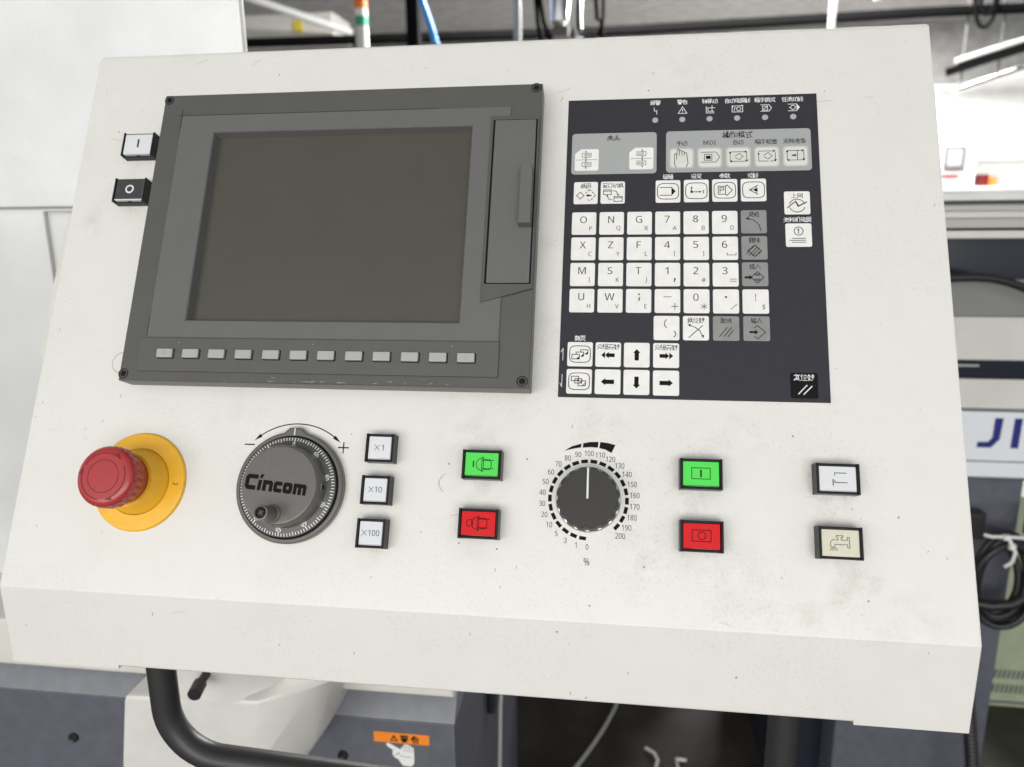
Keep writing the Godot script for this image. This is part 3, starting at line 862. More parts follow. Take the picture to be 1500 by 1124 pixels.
func buttons() -> void:
	var z := 10.5 - 1.12
	for q in [[-84.65, -47.6, "X1", "small white push button marked X1, topmost of the three"], [-85.2, -75.2, "X10", "small white push button marked X10, middle of the three"], [-85.7, -103.1, "X100", "small white push button marked X100, lowest of the three"]]:
		var k := Shape.new()
		var n: String = q[2].substr(1)
		var wide: float = [2.6, 4.6, 7.4][n.length() - 1]
		k.draw("-1.5,-1.7 1.5,1.7; -1.5,1.7 1.5,-1.7", q[0] - wide * 0.5 - 0.7, q[1] + 0.3, 0.34, z)
		k.text(n, q[0] + 2.0, q[1] + 0.3, 5.2, z + 0.03, 0.95)
		push_button(q[0], q[1], 19, 18.8, 10.5, M.lens_white_skirt, M.lens_white, k, M.ink_grey, q[3])
	var spindle := "o -0.6,4.4 0.4,4.4 0.4,-4.4 -0.6,-4.4; a -0.4,0 3.9 90 270; -0.4,2.7 7,2.7; -0.4,-2.7 7,-2.7; 0.4,2.7 1.4,3.2 4.6,3.2 5.6,1.4 5.6,-1.4 4.6,-3.2 1.4,-3.2 0.4,-2.7"
	var k1 := Shape.new()
	k1.draw("# -6,2.2 -5.2,2.2 -5.2,-2 -6,-2", -15.7, -56.1, 0.3, z)
	k1.draw(spindle, -15.2, -56.1, 0.42, z)
	push_button(-15.8, -56.2, 25.6, 19.0, 10.5, M.lens_green_skirt, M.lens_green, k1, M.ink_black, "green push button with a bar and spindle symbol, above the red one near the handwheel")
	var k2 := Shape.new()
	k2.draw("c -5.6,0 2.1; o -0.6,4.4 0.4,4.4 0.4,-4.4 -0.6,-4.4; a -0.4,0 3.9 90 270; -0.4,2.7 7,2.7; -0.4,-2.7 7,-2.7; 0.4,2.7 1.4,3.2 4.6,3.2 5.6,1.4 5.6,-1.4 4.6,-3.2 1.4,-3.2 0.4,-2.7", -15.9, -93.6, 0.42, z)
	push_button(-15.85, -93.9, 25.8, 19.0, 10.5, M.lens_red_skirt, M.lens_red, k2, M.ink_black, "red push button with a circle and spindle symbol, beside the override dial")
	var k3 := Shape.new()
	k3.draw("o -5.6,3.4 5.6,3.4 5.6,-3.4 -5.6,-3.4; # -0.5,2.3 0.5,2.3 0.5,-2.3 -0.5,-2.3", 122.5, -57.0, 0.44, z)
	push_button(122.6, -57.4, 25.9, 19.2, 10.5, M.lens_green_skirt, M.lens_green, k3, M.ink_black, "green push button with a bar in a rectangle, right of the override dial")
	var k4 := Shape.new()
	k4.draw("o -5.6,3.4 5.6,3.4 5.6,-3.4 -5.6,-3.4; c 0.2,0 2.3", 122.6, -95.0, 0.46, z)
	push_button(122.7, -95.4, 26.0, 19.2, 10.5, M.lens_red_skirt, M.lens_red, k4, M.ink_black, "red push button with a circle in a rectangle, right of the override dial")
	var k5 := Shape.new()
	k5.draw("-1.6,1.8 -1.6,3.2 5,3.2; -1.6,-1.2 -1.6,-2.6 5.4,-2.6; # -3,-0.6 -2.4,-0.6 -2.4,-4.6 -3,-4.6", 203.5, -57.0, 0.46, z)
	push_button(203.6, -57.4, 25.3, 18.8, 10.5, M.lens_white_skirt, M.lens_white, k5, M.ink_black, "white push button with two stepped lines, at the far right above the tap button")
	var k6 := Shape.new()
	k6.draw("o -5.6,-2.8 -5.6,0.2 -4.4,1.4 -1.4,1.4 -1.4,2.8 -2.2,3 -2.2,4 1.4,4 1.4,3 0.6,2.8 0.6,1.4 4,1.4 4,3 5.2,3 5.2,-3 4,-3 4,-1.2 1,-1.2 0.4,-1.6 -0.4,-1.2 -3.2,-1.2 -3.2,-2.8; -4.8,-3.4 -6.2,-4.8; -4,-3.4 -4.8,-4.8; -3.2,-3.4 -3.4,-4.8; -2.4,-3.4 -2,-4.8", 203.4, -95.2, 0.36, z)
	push_button(203.5, -95.6, 25.2, 19.3, 10.5, M.lens_cream, M.lens_cream, k6, M.ink_grey, "cream push button with a tap symbol, lowest at the far right")
	z = 8.8 - 0.72
	var k7 := Shape.new()
	k7.draw("# -0.7,3.4 0.7,3.4 0.7,-3.4 -0.7,-3.4", -297.3, 181.3, 0.3, z)
	push_button(-297.4, 180.5, 25.2, 19.2, 8.8, M.lens_white, M.lens_white, k7, M.ink_black, "white power button with a black bar, beside the display unit's upper corner", true)
	var k8 := Shape.new()
	k8.draw("c 0,0 2.8", -297.8, 143.0, 1.15, z)
	push_button(-297.9, 142.3, 25.2, 19.2, 8.8, M.lens_white, M.lens_dark, k8, M.ink_white, "black power button with a white circle, below the white power button", true)

func emergency_stop() -> void:
	var cx := -257.0
	var cy := -75.5
	var s := Shape.new()
	s.lathe(cx, cy, [[34.0, 0.0], [34.0, 1.6], [33.4, 2.4], [32.6, 2.7], [23.0, 3.1]], 96)
	var o := put("emergency_stop", [[s, M.stop_yellow]], con, 38.0, "red mushroom emergency stop button on a round yellow base")
	var k := Shape.new()
	k.lathe(cx, cy, [[22.7, 2.6], [22.5, 4.0], [21.9, 4.6], [20.2, 9.0], [18.8, 14.0], [18.2, 15.6], [16.0, 15.8]], 80)
	put("collar", [[k, M.stop_yellow]], o)
	var n := Shape.new()
	n.draw("a 28,1 2.0 200 320", cx, cy, 0.5, 3.05)
	put("collar_mark", [[n, M.ink_grey]], o)
	var h := Shape.new()
	h.lathe(cx, cy, [[15.6, 13.0], [16.2, 19.0], [17.6, 24.5], [19.5, 26.2, 0.3], [20.1, 27.8, 1.0], [20.4, 30.4, 1.0], [20.4, 33.0, 0.75], [20.2, 34.8, 0.3], [19.6, 37.0], [18.5, 38.4], [16.8, 39.3], [14.2, 39.7], [0.01, 39.9]], 192, 24, 0.075)
	var g := Shape.new()
	g.draw("c 0,0 10.6; a 0,0 15 152 62; a 0,0 15 26 -62; a 0,0 15 -96 -184", cx, cy, 0.5, 39.8)
	for a in [62.0, -62.0, -184.0]:
		var d := Vector2.from_angle(deg_to_rad(a)) * 15
		var tg := Vector2.from_angle(deg_to_rad(a - 90))
		var nn := d.normalized()
		var tip := d + tg * 3.2
		g.stroke([Vector2(cx, cy) + tip, Vector2(cx, cy) + d + nn * 1.7], 0.5, 39.8)
		g.stroke([Vector2(cx, cy) + d + nn * 1.7, Vector2(cx, cy) + d + nn * 0.2], 0.5, 39.8)
		g.stroke([Vector2(cx, cy) + tip, Vector2(cx, cy) + d], 0.5, 39.8)
	put("mushroom_cap", [[h, M.stop_red], [g, M.stop_groove]], o, 50.0)

func handwheel() -> void:
	var cx := -146.3
	var cy := -75.2
	# base ring with the pointer lug on top
	var o := PackedVector2Array()
	for i in 120:
		var a := PI / 2 + TAU * i / 120
		var d := rad_to_deg(wrapf(a - PI / 2, -PI, PI))
		var e := absf(d)
		var r := 37.4
		if e < 6.1:
			r = 40.3
		elif e < 12.1:
			r = lerpf(40.2, 37.5, (e - 6.0) / 6.0)
		o.append(Vector2(cx + r * cos(a), cy + r * sin(a)))
	var s := Shape.new()
	s.slab(o, 0, 5.6, 1.4, 3)
	var w := put("handwheel", [[s, M.wheel_grey]], con, 40.0, "round grey pulse handwheel with white graduations and a crank knob")
	var p := Shape.new()
	p.draw("0,35.2 0,39.4", cx, cy, 0.75, 5.65)
	put("pointer_mark", [[p, M.ink_white]], w)
	var gr := Shape.new()
	gr.lathe(cx, cy, [[34.6, 5.6], [34.3, 5.72], [33.2, 5.74]], 96)
	put("gap_ring", [[gr, M.recess_black]], w)
	# graduated dial, turned by four degrees
	var off := -4.0
	var d := Shape.new()
	d.lathe(cx, cy, [[33.4, 5.0], [33.4, 7.4], [32.9, 8.0], [29.6, 8.9], [26.5, 9.3]], 96)
	var t := Shape.new()
	for i in 100:
		var a := deg_to_rad(90 + off - 3.6 * i)
		var dir := Vector2.from_angle(a)
		var from: float = 29.7 if i % 10 == 0 else (30.2 if i % 5 == 0 else 30.7)
		var c := Vector2(cx, cy)
		var side := Vector2(-dir.y, dir.x) * (0.38 if i % 10 == 0 else 0.31)
		var a0 := c + dir * from
		var a1 := c + dir * 32.7
		var z0 := 8.95 - (from - 29.6) / 3.3 * 0.9 + 0.06
		t.quad(Vector3(a0.x + side.x, a0.y + side.y, z0), Vector3(a0.x - side.x, a0.y - side.y, z0), Vector3(a1.x - side.x, a1.y - side.y, 8.14), Vector3(a1.x + side.x, a1.y + side.y, 8.14))
	for i in 10:
		var a := deg_to_rad(90 + off + 36 * i - (0.0 if i == 0 else 0.0))
		var dir := Vector2.from_angle(a - deg_to_rad(72 * i) if false else deg_to_rad(90 + off - 36 * (10 - i)))
		var num := str(i * 10) if i else "0"
		var q := Vector2(cx, cy) + Vector2.from_angle(deg_to_rad(90 + off + 36 * i)) * 28.0
		t.text(num, q.x, q.y, 4.5, 9.3, 0.85, deg_to_rad(off + 36 * i), true)
	put("graduated_dial", [[d, M.wheel_dark], [t, M.ink_white]], w)
	var h := Shape.new()
	h.lathe(cx, cy, [[27.4, 8.4], [27.2, 12.0], [26.4, 18.6], [25.9, 20.0], [25.0, 20.9], [23.6, 21.2], [0.01, 21.3]], 96)
	var cap := put("wheel_cap", [[h, M.wheel_grey]], w, 30.0)
	# set screw window on the flank
	var f := Shape.new()
	f.box(Vector3(cx + 26.0, cy - 2.6, 11.5), Vector3(cx + 27.35, cy + 2.6, 17.0), 0.2)
	var fs := Shape.new()
	fs.tube([Vector3(cx + 27.2, cy, 14.2), Vector3(cx + 27.5, cy, 14.2)], 1.5, 14)
	put("set_screw", [[f, M.wheel_grey], [fs, M.recess_black]], w)
	# lettering on the cap, heavy and square
	var l := Shape.new()
	var base := Vector2(-169.4, -78.4)
	var turn := deg_to_rad(-4.3)
	var letters := [
		"# 9.4,10 1.8,10 -0.2,8.2 -0.2,1.6 1.8,-0.2 8.4,-0.2 8.4,2.7 2.8,2.7 2.8,7.2 9.4,7.2",
		"# 9.7,-0.1 12.5,-0.1 12.8,6.8 10.1,6.8; # 10.4,8 12.6,8 13.8,10.6 11.4,10.6",
		"# 13.8,-0.1 16.6,-0.1 16.6,4.3 19,4.3 19,-0.1 21.8,-0.1 21.8,5.6 20.4,7.1 13.8,7.1",
		"# 29.1,7.1 23.8,7.1 22.5,5.7 22.5,1.2 23.8,-0.1 29.1,-0.1 29.1,2.5 25.3,2.5 25.3,4.5 29.1,4.5",
		"# 31.2,7.1 29.9,5.7 29.9,3.4 32.7,3.4 32.7,4.5 34.4,4.5 34.4,3.4 37.2,3.4 37.2,5.7 35.9,7.1", "# 29.9,3.5 29.9,1.2 31.2,-0.1 35.9,-0.1 37.2,1.2 37.2,3.5 34.4,3.5 34.4,2.5 32.7,2.5 32.7,3.5",
		"# 38,-0.1 40.7,-0.1 40.7,4.5 41.8,4.5 41.8,-0.1 44.4,-0.1 44.4,4.5 45.5,4.5 45.5,-0.1 48.2,-0.1 48.2,5.7 46.9,7.1 38,7.1",
	]
	for q in letters:
		l.draw(q, 0, 0, 0.3, 0)
	for i in l.p.size():
		var g := Vector2(l.p[i].x * 0.872 * 1000, l.p[i].y * 0.98 * 1000).rotated(turn) + base
		l.p[i] = Vector3(g.x, g.y, 21.34 + l.p[i].z * 1000 * 0.3) * 0.001
	put("wheel_lettering", [[l, M.ink_black]], w)
	# crank knob
	var kx := -148.7
	var ky := -94.0
	var k := Shape.new()
	k.lathe(kx, ky, [[6.2, 21.0], [6.0, 22.4], [4.9, 23.2], [4.5, 27.0], [4.6, 33.0], [4.9, 36.6], [4.6, 37.3], [3.7, 37.5], [3.6, 36.2]], 40)
	var kc := Shape.new()
	kc.lathe(kx, ky, [[3.7, 36.2], [2.8, 36.4], [2.6, 36.9], [0.01, 37.0]], 24)
	var kd := Shape.new()
	kd.draw("-1.3,-0.8 1.3,0.8; -0.8,1.3 0.8,-1.3", kx, ky, 0.5, 37.05)
	put("crank_knob", [[k, M.wheel_grey], [kc, M.screw_black], [kd, M.wheel_grey]], w)
	# printed turning arrow and signs on the housing
	var a := Shape.new()
	var pts := []
	for i in 41:
		var g := deg_to_rad(lerpf(131.0, 49.5, i / 40.0))
		pts.append(Vector2(-146.2 + 44.6 * cos(g), -76.2 + 44.6 * sin(g)))
	a.stroke(pts, 0.75, 0.05)
	for e in [[pts[0], -1.0], [pts[40], 1.0]]:
		var dir: Vector2 = (pts[0] - pts[2]).normalized() if e[1] < 0 else (pts[40] - pts[38]).normalized()
		var n := Vector2(-dir.y, dir.x)
		var tip: Vector2 = e[0] + dir * 2.4
		a.fill([tip, tip - dir * 6.2 + n * 1.35, tip - dir * 6.2 - n * 1.35] if true else [], 0.05)
	a.draw("-183.6,-46.8 -177,-46.8; -116.4,-47 -109.6,-47; -113,-43.6 -113,-50.4", 0, 0, 0.85, 0.05)
	put("turning_arrow", [[a, M.ink_black]], con, 38.0, "black double arrow with minus and plus signs above the handwheel")

func override_dial() -> void:
	var cx := 52.95
	var cy := -75.2
	var a := Shape.new()
	for i in 23:
		var g := deg_to_rad(90 + 173.2 - 13.86 * i)
		var c := Vector2(cx, cy) + Vector2.from_angle(g) * 24.55
		var t := Vector2.from_angle(g + PI / 2)
		a.stroke([c - t * 1.0, c + t * 1.0], 2.3, 0.05)
	var names := ["0", "1", "3", "5", "10", "20", "30", "40", "50", "60", "70", "80", "90", "100", "110", "120", "130", "140", "150", "160", "170", "180", "190"]
	for i in 23:
		var g := deg_to_rad(90 + 180 - 13.83 * i)
		var q := Vector2(cx, cy) + Vector2.from_angle(g) * 29.7
		a.text(names[i], q.x, q.y, 4.7, 0.06, 0.84)
	a.text("200", 73.6, -97.2, 4.7, 0.06, 0.84)
	a.text("%", 52.9, -114.0, 6.2, 0.06, 0.8)
	a.draw("# 36.6,-44.3 41.5,-41.2 47.7,-39.2 47.4,-41.8 43,-42.6; # 48.8,-39 53.5,-38 58.7,-37.8 58.3,-41.6 53.4,-41.4 48.6,-41.9; # 59.9,-37.8 65,-38.4 69.6,-39.6 67.1,-44.8 63.4,-42.8 59.2,-41.8", 0, 0, 0.2, 0.05)
	put("dial_scale", [[a, M.ink_black]], con, 38.0, "black printed percent scale from 0 to 200 round the override dial")
	var s := Shape.new()
	s.lathe(cx, cy, [[20.8, 0.1], [20.8, 1.5], [20.5, 2.0], [20.3, 2.2, 0.6], [20.2, 6.0, 1.0]], 160, 16, 0.06)
	var o := put("override_dial", [[s, M.knob_skirt]], con, 50.0, "dark fluted override dial with a white pointer line")
	var k := Shape.new()
	k.lathe(cx, cy, [[19.9, 6.0, 1.0], [19.3, 14.4, 1.0], [18.9, 15.9, 0.8], [18.5, 16.7, 0.4], [17.9, 17.0], [0.01, 17.0]], 160, 16, 0.06)
	put("dial_knob", [[k, M.knob_dark]], o, 50.0)
	var m := Shape.new()
	m.box(Vector3(cx - 0.7, cy - 0.6, 16.4), Vector3(cx + 0.5, cy + 18.6, 17.25), 0.1)
	put("pointer_line", [[m, M.ink_white]], o)

func handle() -> void:
	# built in the world's own axes, then set in the console's
	var s := Shape.new(1.0)
	var pts := []
	var z := 0.042
	var y0 := 1.13
	var yb := 0.970
	var yd := 0.951
	var r := 0.041
	var xl := -0.2535
	var xr := 0.1815
	pts.append(Vector3(xl, y0, z))
	pts.append(Vector3(xl, yb + r + 0.02, z))
	for i in 13:
		var a := PI + PI / 2 * i / 12
		pts.append(Vector3(xl + r + r * cos(a), yb + r + r * sin(a), z))
	for i in 13:
		var a := -PI / 2 + PI / 2 * i / 12
		pts.append(Vector3(xr - r + r * cos(a), yd + r + r * sin(a), z))
	pts.append(Vector3(xr, yd + r + 0.02, z))
	pts.append(Vector3(xr, y0, z))
	var inv := con.transform.affine_inverse()
	var local := []
	for q in pts:
		local.append(inv * q)
	s.tube(local, 0.0099, 24)
	put("handle", [[s, M.handle_black]], con, 60.0, "black tubular grab handle under the front edge")

# ---------------------------------------------------------------- what stands around it
func left_machine() -> void:
	var t := thing("machining_cabinet", "white machine enclosure with slate grey base standing behind the console's left side", "machine", Vector3(-0.9, 0, -0.7))
	var up := Shape.new(1.0)
	up.box(Vector3(-0.9, 1.372, 0.391), Vector3(0.583, 2.7, 0.4), 0.004)
	put("upper_cover", [[up, M.machine_white]], t)
	var lo := Shape.new(1.0)
	lo.box(Vector3(-0.9, 0.86, 0.1), Vector3(0.62, 1.3705, 0.365), 0.004)
	put("lower_cover", [[lo, M.machine_pale]], t)
	# beige door edge with a slanted seam at its side
	var d := Shape.new(1.0)
	d.slab(PackedVector2Array([Vector2(0.30, 0.9), Vector2(0.62, 0.9), Vector2(0.62, 1.366), Vector2(0.352, 1.366), Vector2(0.288, 1.205), Vector2(0.292, 1.185)]), 0.366, 0.392, 0.003, 2)
	put("door_edge", [[d, M.machine_beige]], t)
	var g := Shape.new(1.0)
	g.slab(PackedVector2Array([Vector2(0.2965, 0.9), Vector2(0.306, 0.9), Vector2(0.306, 1.367), Vector2(0.3495, 1.367), Vector2(0.2855, 1.205), Vector2(0.2895, 1.185)]), 0.3655, 0.372, 0.001, 1)
	put("seam", [[g, M.rail_grey]], t)
	var l := Shape.new(1.0)
	l.box(Vector3(-0.9, 0.832, -0.09), Vector3(0.8, 0.895, 0.47), 0.006)
	put("ledge", [[l, M.machine_beige]], t)
	var b := Shape.new(1.0)
	var x0 := -0.9
	var x1 := 0.795
	b.box(Vector3(x0, 0, -0.09), Vector3(x1, 0.785, 0.452), 0.003)
	put("base", [[b, M.machine_slate]], t)
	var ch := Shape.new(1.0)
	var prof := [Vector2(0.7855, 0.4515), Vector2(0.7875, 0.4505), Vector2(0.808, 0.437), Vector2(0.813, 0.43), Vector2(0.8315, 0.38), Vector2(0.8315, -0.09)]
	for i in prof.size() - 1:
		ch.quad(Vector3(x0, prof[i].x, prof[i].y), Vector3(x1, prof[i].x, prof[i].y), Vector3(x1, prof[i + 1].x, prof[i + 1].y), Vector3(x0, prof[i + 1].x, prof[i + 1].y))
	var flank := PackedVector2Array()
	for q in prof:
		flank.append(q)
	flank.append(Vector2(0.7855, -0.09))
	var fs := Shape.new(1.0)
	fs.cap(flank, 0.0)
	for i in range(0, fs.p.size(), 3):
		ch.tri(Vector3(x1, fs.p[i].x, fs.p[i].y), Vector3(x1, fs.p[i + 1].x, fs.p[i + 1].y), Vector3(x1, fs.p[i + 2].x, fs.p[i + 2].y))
	put("base_top", [[ch, M.slate_sheen]], t)  # the slope's sheen is painted in as a lighter slate
	for q in [[0.305, 0.723], [0.658, 0.732]]:
		var s := Shape.new(1.0)
		s.lathe(q[0], q[1], [[0.0062, 0.45], [0.0062, 0.455], [0.005, 0.4565], [0.003, 0.4555], [0.0001, 0.455]], 18)
		put("bolt", [[s, M.rubber_black]], t)
	# warning label: orange strip with a triangle and two characters, a hand below it
	var o := Shape.new(1.0)
	o.slab(Shape.rrect(0.731, 0.7615, 0.067, 0.0135, 0.001), 0.452, 0.4526, 0.0002, 1)
	var w := Shape.new(1.0)
	w.slab(Shape.rrect(0.731, 0.735, 0.067, 0.0385, 0.001), 0.452, 0.4525, 0.0002, 1)
	var ink := Shape.new(1.0)
	glyph(ink, "警", 0.7345, 0.7615, 0.0085, 0.0012, 0.4528)
	glyph(ink, "告", 0.7475, 0.7615, 0.0085, 0.0012, 0.4528)
	ink.draw("o 0,0.0035 0.004,-0.0035 -0.004,-0.0035; 0,0.0012 0,-0.001", 0.722, 0.7615, 0.0011, 0.4528)
	var hd := Shape.new(1.0)
	for q in ["# -13,8 -11.4,9 -2,4 -1,2 -4,0 -12.6,6", "# -3,1 -1,5 1,7.5 3,4 3,-4 -3,-4", "# 1,8.5 3,9 3.2,3 1,3", "# 3.3,8.8 5.2,8.7 5.3,3 3.4,3", "# 5.5,8 7.2,7.6 7.3,3 5.5,3", "# 7.5,6.6 9,6 9.2,-3 7.6,-3", "# -3,3 9.2,3 9,-8 7,-11 0,-11 -3,-7", "# -8,2 -5.6,2.2 -3,-1 -3,-6 -7,-3.6 -8.4,-1"]:
		hd.draw(q, 0.7318, 0.7412, 0.001, 0.4528, 0.0015)
	for q in ["1.1,8.6 1.3,2.4", "3.2,8.9 3.3,2.2", "5.4,8.5 5.4,2.2", "7.4,7.2 7.4,2", "-2.6,-1.6 3,-3 7,-2.2", "-3,0.8 -4.4,-1.4 -6.6,-1"]:
		ink.draw(q, 0.7318, 0.7412, 0.0005, 0.4530, 0.0015)
	put("warning_label", [[o, M.sticker_orange], [w, M.sticker_grey], [ink, M.ink_black], [hd, M.print_white]], t)
	# latch and its wire on the end face
	var k := Shape.new(1.0)
	k.box(Vector3(0.796, 0.73, 0.20), Vector3(0.81, 0.83, 0.25), 0.003)
	k.box(Vector3(0.796, 0.79, 0.10), Vector3(0.822, 0.825, 0.19), 0.003)
	k.box(Vector3(0.796, 0.64, 0.215), Vector3(0.806, 0.73, 0.24), 0.003)
	put("latch", [[k, M.rubber_black]], t)
	var wi := Shape.new(1.0)
	wi.tube([Vector3(0.812, 0.72, 0.2), Vector3(0.814, 0.69, 0.205), Vector3(0.812, 0.64, 0.22), Vector3(0.81, 0.5, 0.23), Vector3(0.81, 0.2, 0.22)], 0.003, 8)
	put("latch_wire", [[wi, M.rail_grey]], t)

func bracket() -> void:
	var t := thing("support_bracket", "white cast bracket carrying the console, with a swivel post and a black thumb screw", "bracket", Vector3(-0.33, 0.78, -0.2))
	var s := Shape.new(1.0)
	var lay := [
		[0.0, [Vector2(-0.092, 0.082), Vector2(0.036, 0.072), Vector2(0.072, 0.02), Vector2(0.076, -0.02), Vector2(0.076, -0.3), Vector2(-0.092, -0.3)]],
		[0.03, [Vector2(-0.094, 0.085), Vector2(0.045, 0.077), Vector2(0.088, 0.03), Vector2(0.094, -0.012), Vector2(0.094, -0.3), Vector2(-0.094, -0.3)]],
		[0.110, [Vector2(-0.079, 0.088), Vector2(0.058, 0.080), Vector2(0.100, 0.048), Vector2(0.117, 0.03), Vector2(0.117, -0.3), Vector2(-0.079, -0.3)]],
		[0.114, [Vector2(-0.078, 0.086), Vector2(0.057, 0.078), Vector2(0.099, 0.046), Vector2(0.116, 0.028), Vector2(0.115, -0.3), Vector2(-0.078, -0.3)]],
		[0.116, [Vector2(-0.075, 0.081), Vector2(0.055, 0.073), Vector2(0.096, 0.042), Vector2(0.112, 0.026), Vector2(0.112, -0.3), Vector2(-0.075, -0.3)]],
	]
	var rings := []
	for l in lay:
		var r := []
		for q in l[1]:
			r.append(Vector3(q.x, l[0], q.y))
		rings.append(r)
	s.loft(rings)
	var top: Array = rings[4]
	for i in range(1, top.size() - 1):
		s.tri(top[0], top[i], top[i + 1])
	put("casting", [[s, M.bracket_white]], t)
	var d := Shape.new(1.0)
	var rise := []
	for q in [[0.071, 0.114], [0.068, 0.117], [0.068, 0.42]]:
		var r := []
		for i in 64:
			var g := -TAU * i / 64
			r.append(Vector3(0.004 + q[0] * cos(g), q[1], 0.018 + q[0] * sin(g)))
		rise.append(r)
	d.loft(rise)
	put("swivel_post", [[d, M.bracket_white]], t)
	var k := Shape.new(1.0)
	k.tube([Vector3(0.0099, 0.1466, 0.080), Vector3(0.0120, 0.1450, 0.101)], 0.0042, 14)
	k.tube([Vector3(0.0119, 0.1451, 0.0995), Vector3(0.0120, 0.1450, 0.101), Vector3(0.0150, 0.1444, 0.1155)], 0.0064, 18)
	put("thumb_screw", [[k, M.rubber_black]], t)

func right_machine() -> void:
	var t := thing("second_machine", "beige and slate machine with a dark window and blue lettering, right of the console", "machine", Vector3(1.1, 0, -1.4))
	# local: x 0 is world 1.1, z 0 is world -1.4; its front stands at z 0.4
	var b := Shape.new(1.0)
	b.box(Vector3(-0.62, 0.983, -0.5), Vector3(0.9, 1.160, 0.40), 0.004)
	put("beige_cover", [[b, M.machine_beige]], t)
	var sl := Shape.new(1.0)
	sl.box(Vector3(-0.6, 1.042, 0.39), Vector3(0.9, 1.079, 0.4025), 0.001)
	put("black_slot", [[sl, M.dark_window]], t)
	var sr := Shape.new(1.0)
	sr.box(Vector3(-0.6, 1.066, 0.402), Vector3(-0.345, 1.070, 0.404), 0.001)
	put("slot_edge", [[sr, M.rail_grey]], t)
	var mt := Shape.new(1.0)
	mt.quad(Vector3(-0.62, 1.161, 0.392), Vector3(0.9, 1.161, 0.392), Vector3(0.9, 1.225, 0.35), Vector3(-0.62, 1.225, 0.35))
	put("sloping_sill", [[mt, M.steel_grey]], t)
	var w := Shape.new(1.0)
	w.box(Vector3(-0.62, 1.205, -0.5), Vector3(0.9, 1.303, 0.34), 0.003)
	put("dark_window", [[w, M.dark_window]], t)
	var r := 0
	for q in [[1.304, 1.318, 0.402, "machine_beige"], [1.3185, 1.322, 0.380, "rubber_black"], [1.3225, 1.340, 0.396, "rail_grey"], [1.3405, 1.352, 0.402, "machine_beige"], [1.3525, 1.364, 0.385, "rail_grey"], [1.3645, 1.371, 0.370, "machine_slate"], [1.3715, 1.385, 0.400, "machine_white"]]:
		var s := Shape.new(1.0)
		s.box(Vector3(-0.62, q[0], -0.5), Vector3(0.9, q[1], q[2]), 0.0015)
		put("rail", [[s, M[q[3]]]], t)
	var sg := Shape.new(1.0)
	sg.box(Vector3(-0.6, 0.846, -0.4), Vector3(0.9, 0.978, 0.402), 0.003)
	var ln := Shape.new(1.0)
	ln.box(Vector3(-0.6, 0.878, 0.4), Vector3(0.9, 0.8806, 0.4032), 0.0003)
	var sign_ := put("sign_panel", [[sg, M.sign_white], [ln, M.machine_slate]], t)
	var j := Shape.new(1.0)
	j.slab(PackedVector2Array([Vector2(-0.330, 0.9075), Vector2(-0.305, 0.9075), Vector2(-0.291, 0.9245), Vector2(-0.289, 0.9665), Vector2(-0.303, 0.9665), Vector2(-0.3035, 0.9280), Vector2(-0.3105, 0.9185), Vector2(-0.3285, 0.9185)]), 0.4015, 0.4045, 0.0005, 1)
	put("letter", [[j, M.sign_blue]], sign_)
	var i := Shape.new(1.0)
	i.slab(PackedVector2Array([Vector2(-0.269, 0.9075), Vector2(-0.256, 0.9075), Vector2(-0.255, 0.9665), Vector2(-0.268, 0.9665)]), 0.4015, 0.4045, 0.0005, 1)
	put("letter", [[i, M.sign_blue]], sign_)
	var n := Shape.new(1.0)
	n.slab(PackedVector2Array([Vector2(-0.236, 0.9075), Vector2(-0.223, 0.9075), Vector2(-0.223, 0.949), Vector2(-0.196, 0.9075), Vector2(-0.182, 0.9075), Vector2(-0.182, 0.9665), Vector2(-0.195, 0.9665), Vector2(-0.195, 0.925), Vector2(-0.222, 0.9665), Vector2(-0.236, 0.9665)]), 0.4015, 0.4045, 0.0005, 1)
	var s := Shape.new(1.0)
	s.box(Vector3(-0.53, 0.0, -0.35), Vector3(-0.222, 0.845, 0.38), 0.006)
	s.box(Vector3(-0.53, 0.835, -0.35), Vector3(0.9, 0.8455, 0.385), 0.002)
	put("slate_base", [[s, M.machine_slate]], t)
	var f := Shape.new(1.0)
	f.box(Vector3(-0.64, 0.0, -0.3), Vector3(-0.531, 0.80, 0.30), 0.006)
	put("dark_foot", [[f, M.dark_window]], t)
	var v := Shape.new(1.0)
	v.tube([Vector3(-0.60, 0.262, 0.31), Vector3(-0.588, 0.258, 0.33)], 0.007, 10)
	put("yellow_valve", [[v, M.clear_yellow]], t)
	var h := Shape.new(1.0)
	var hp := []
	for q in 21:
		var x := lerpf(-0.56, -0.05, q / 20.0)
		hp.append(Vector3(x, 1.236 - 1.6 * pow(x + 0.385, 2) * (1.6 if x > -0.385 else 0.5), 0.43))
	h.tube(hp, 0.008, 12)
	put("window_hose", [[h, M.rubber_black]], t)

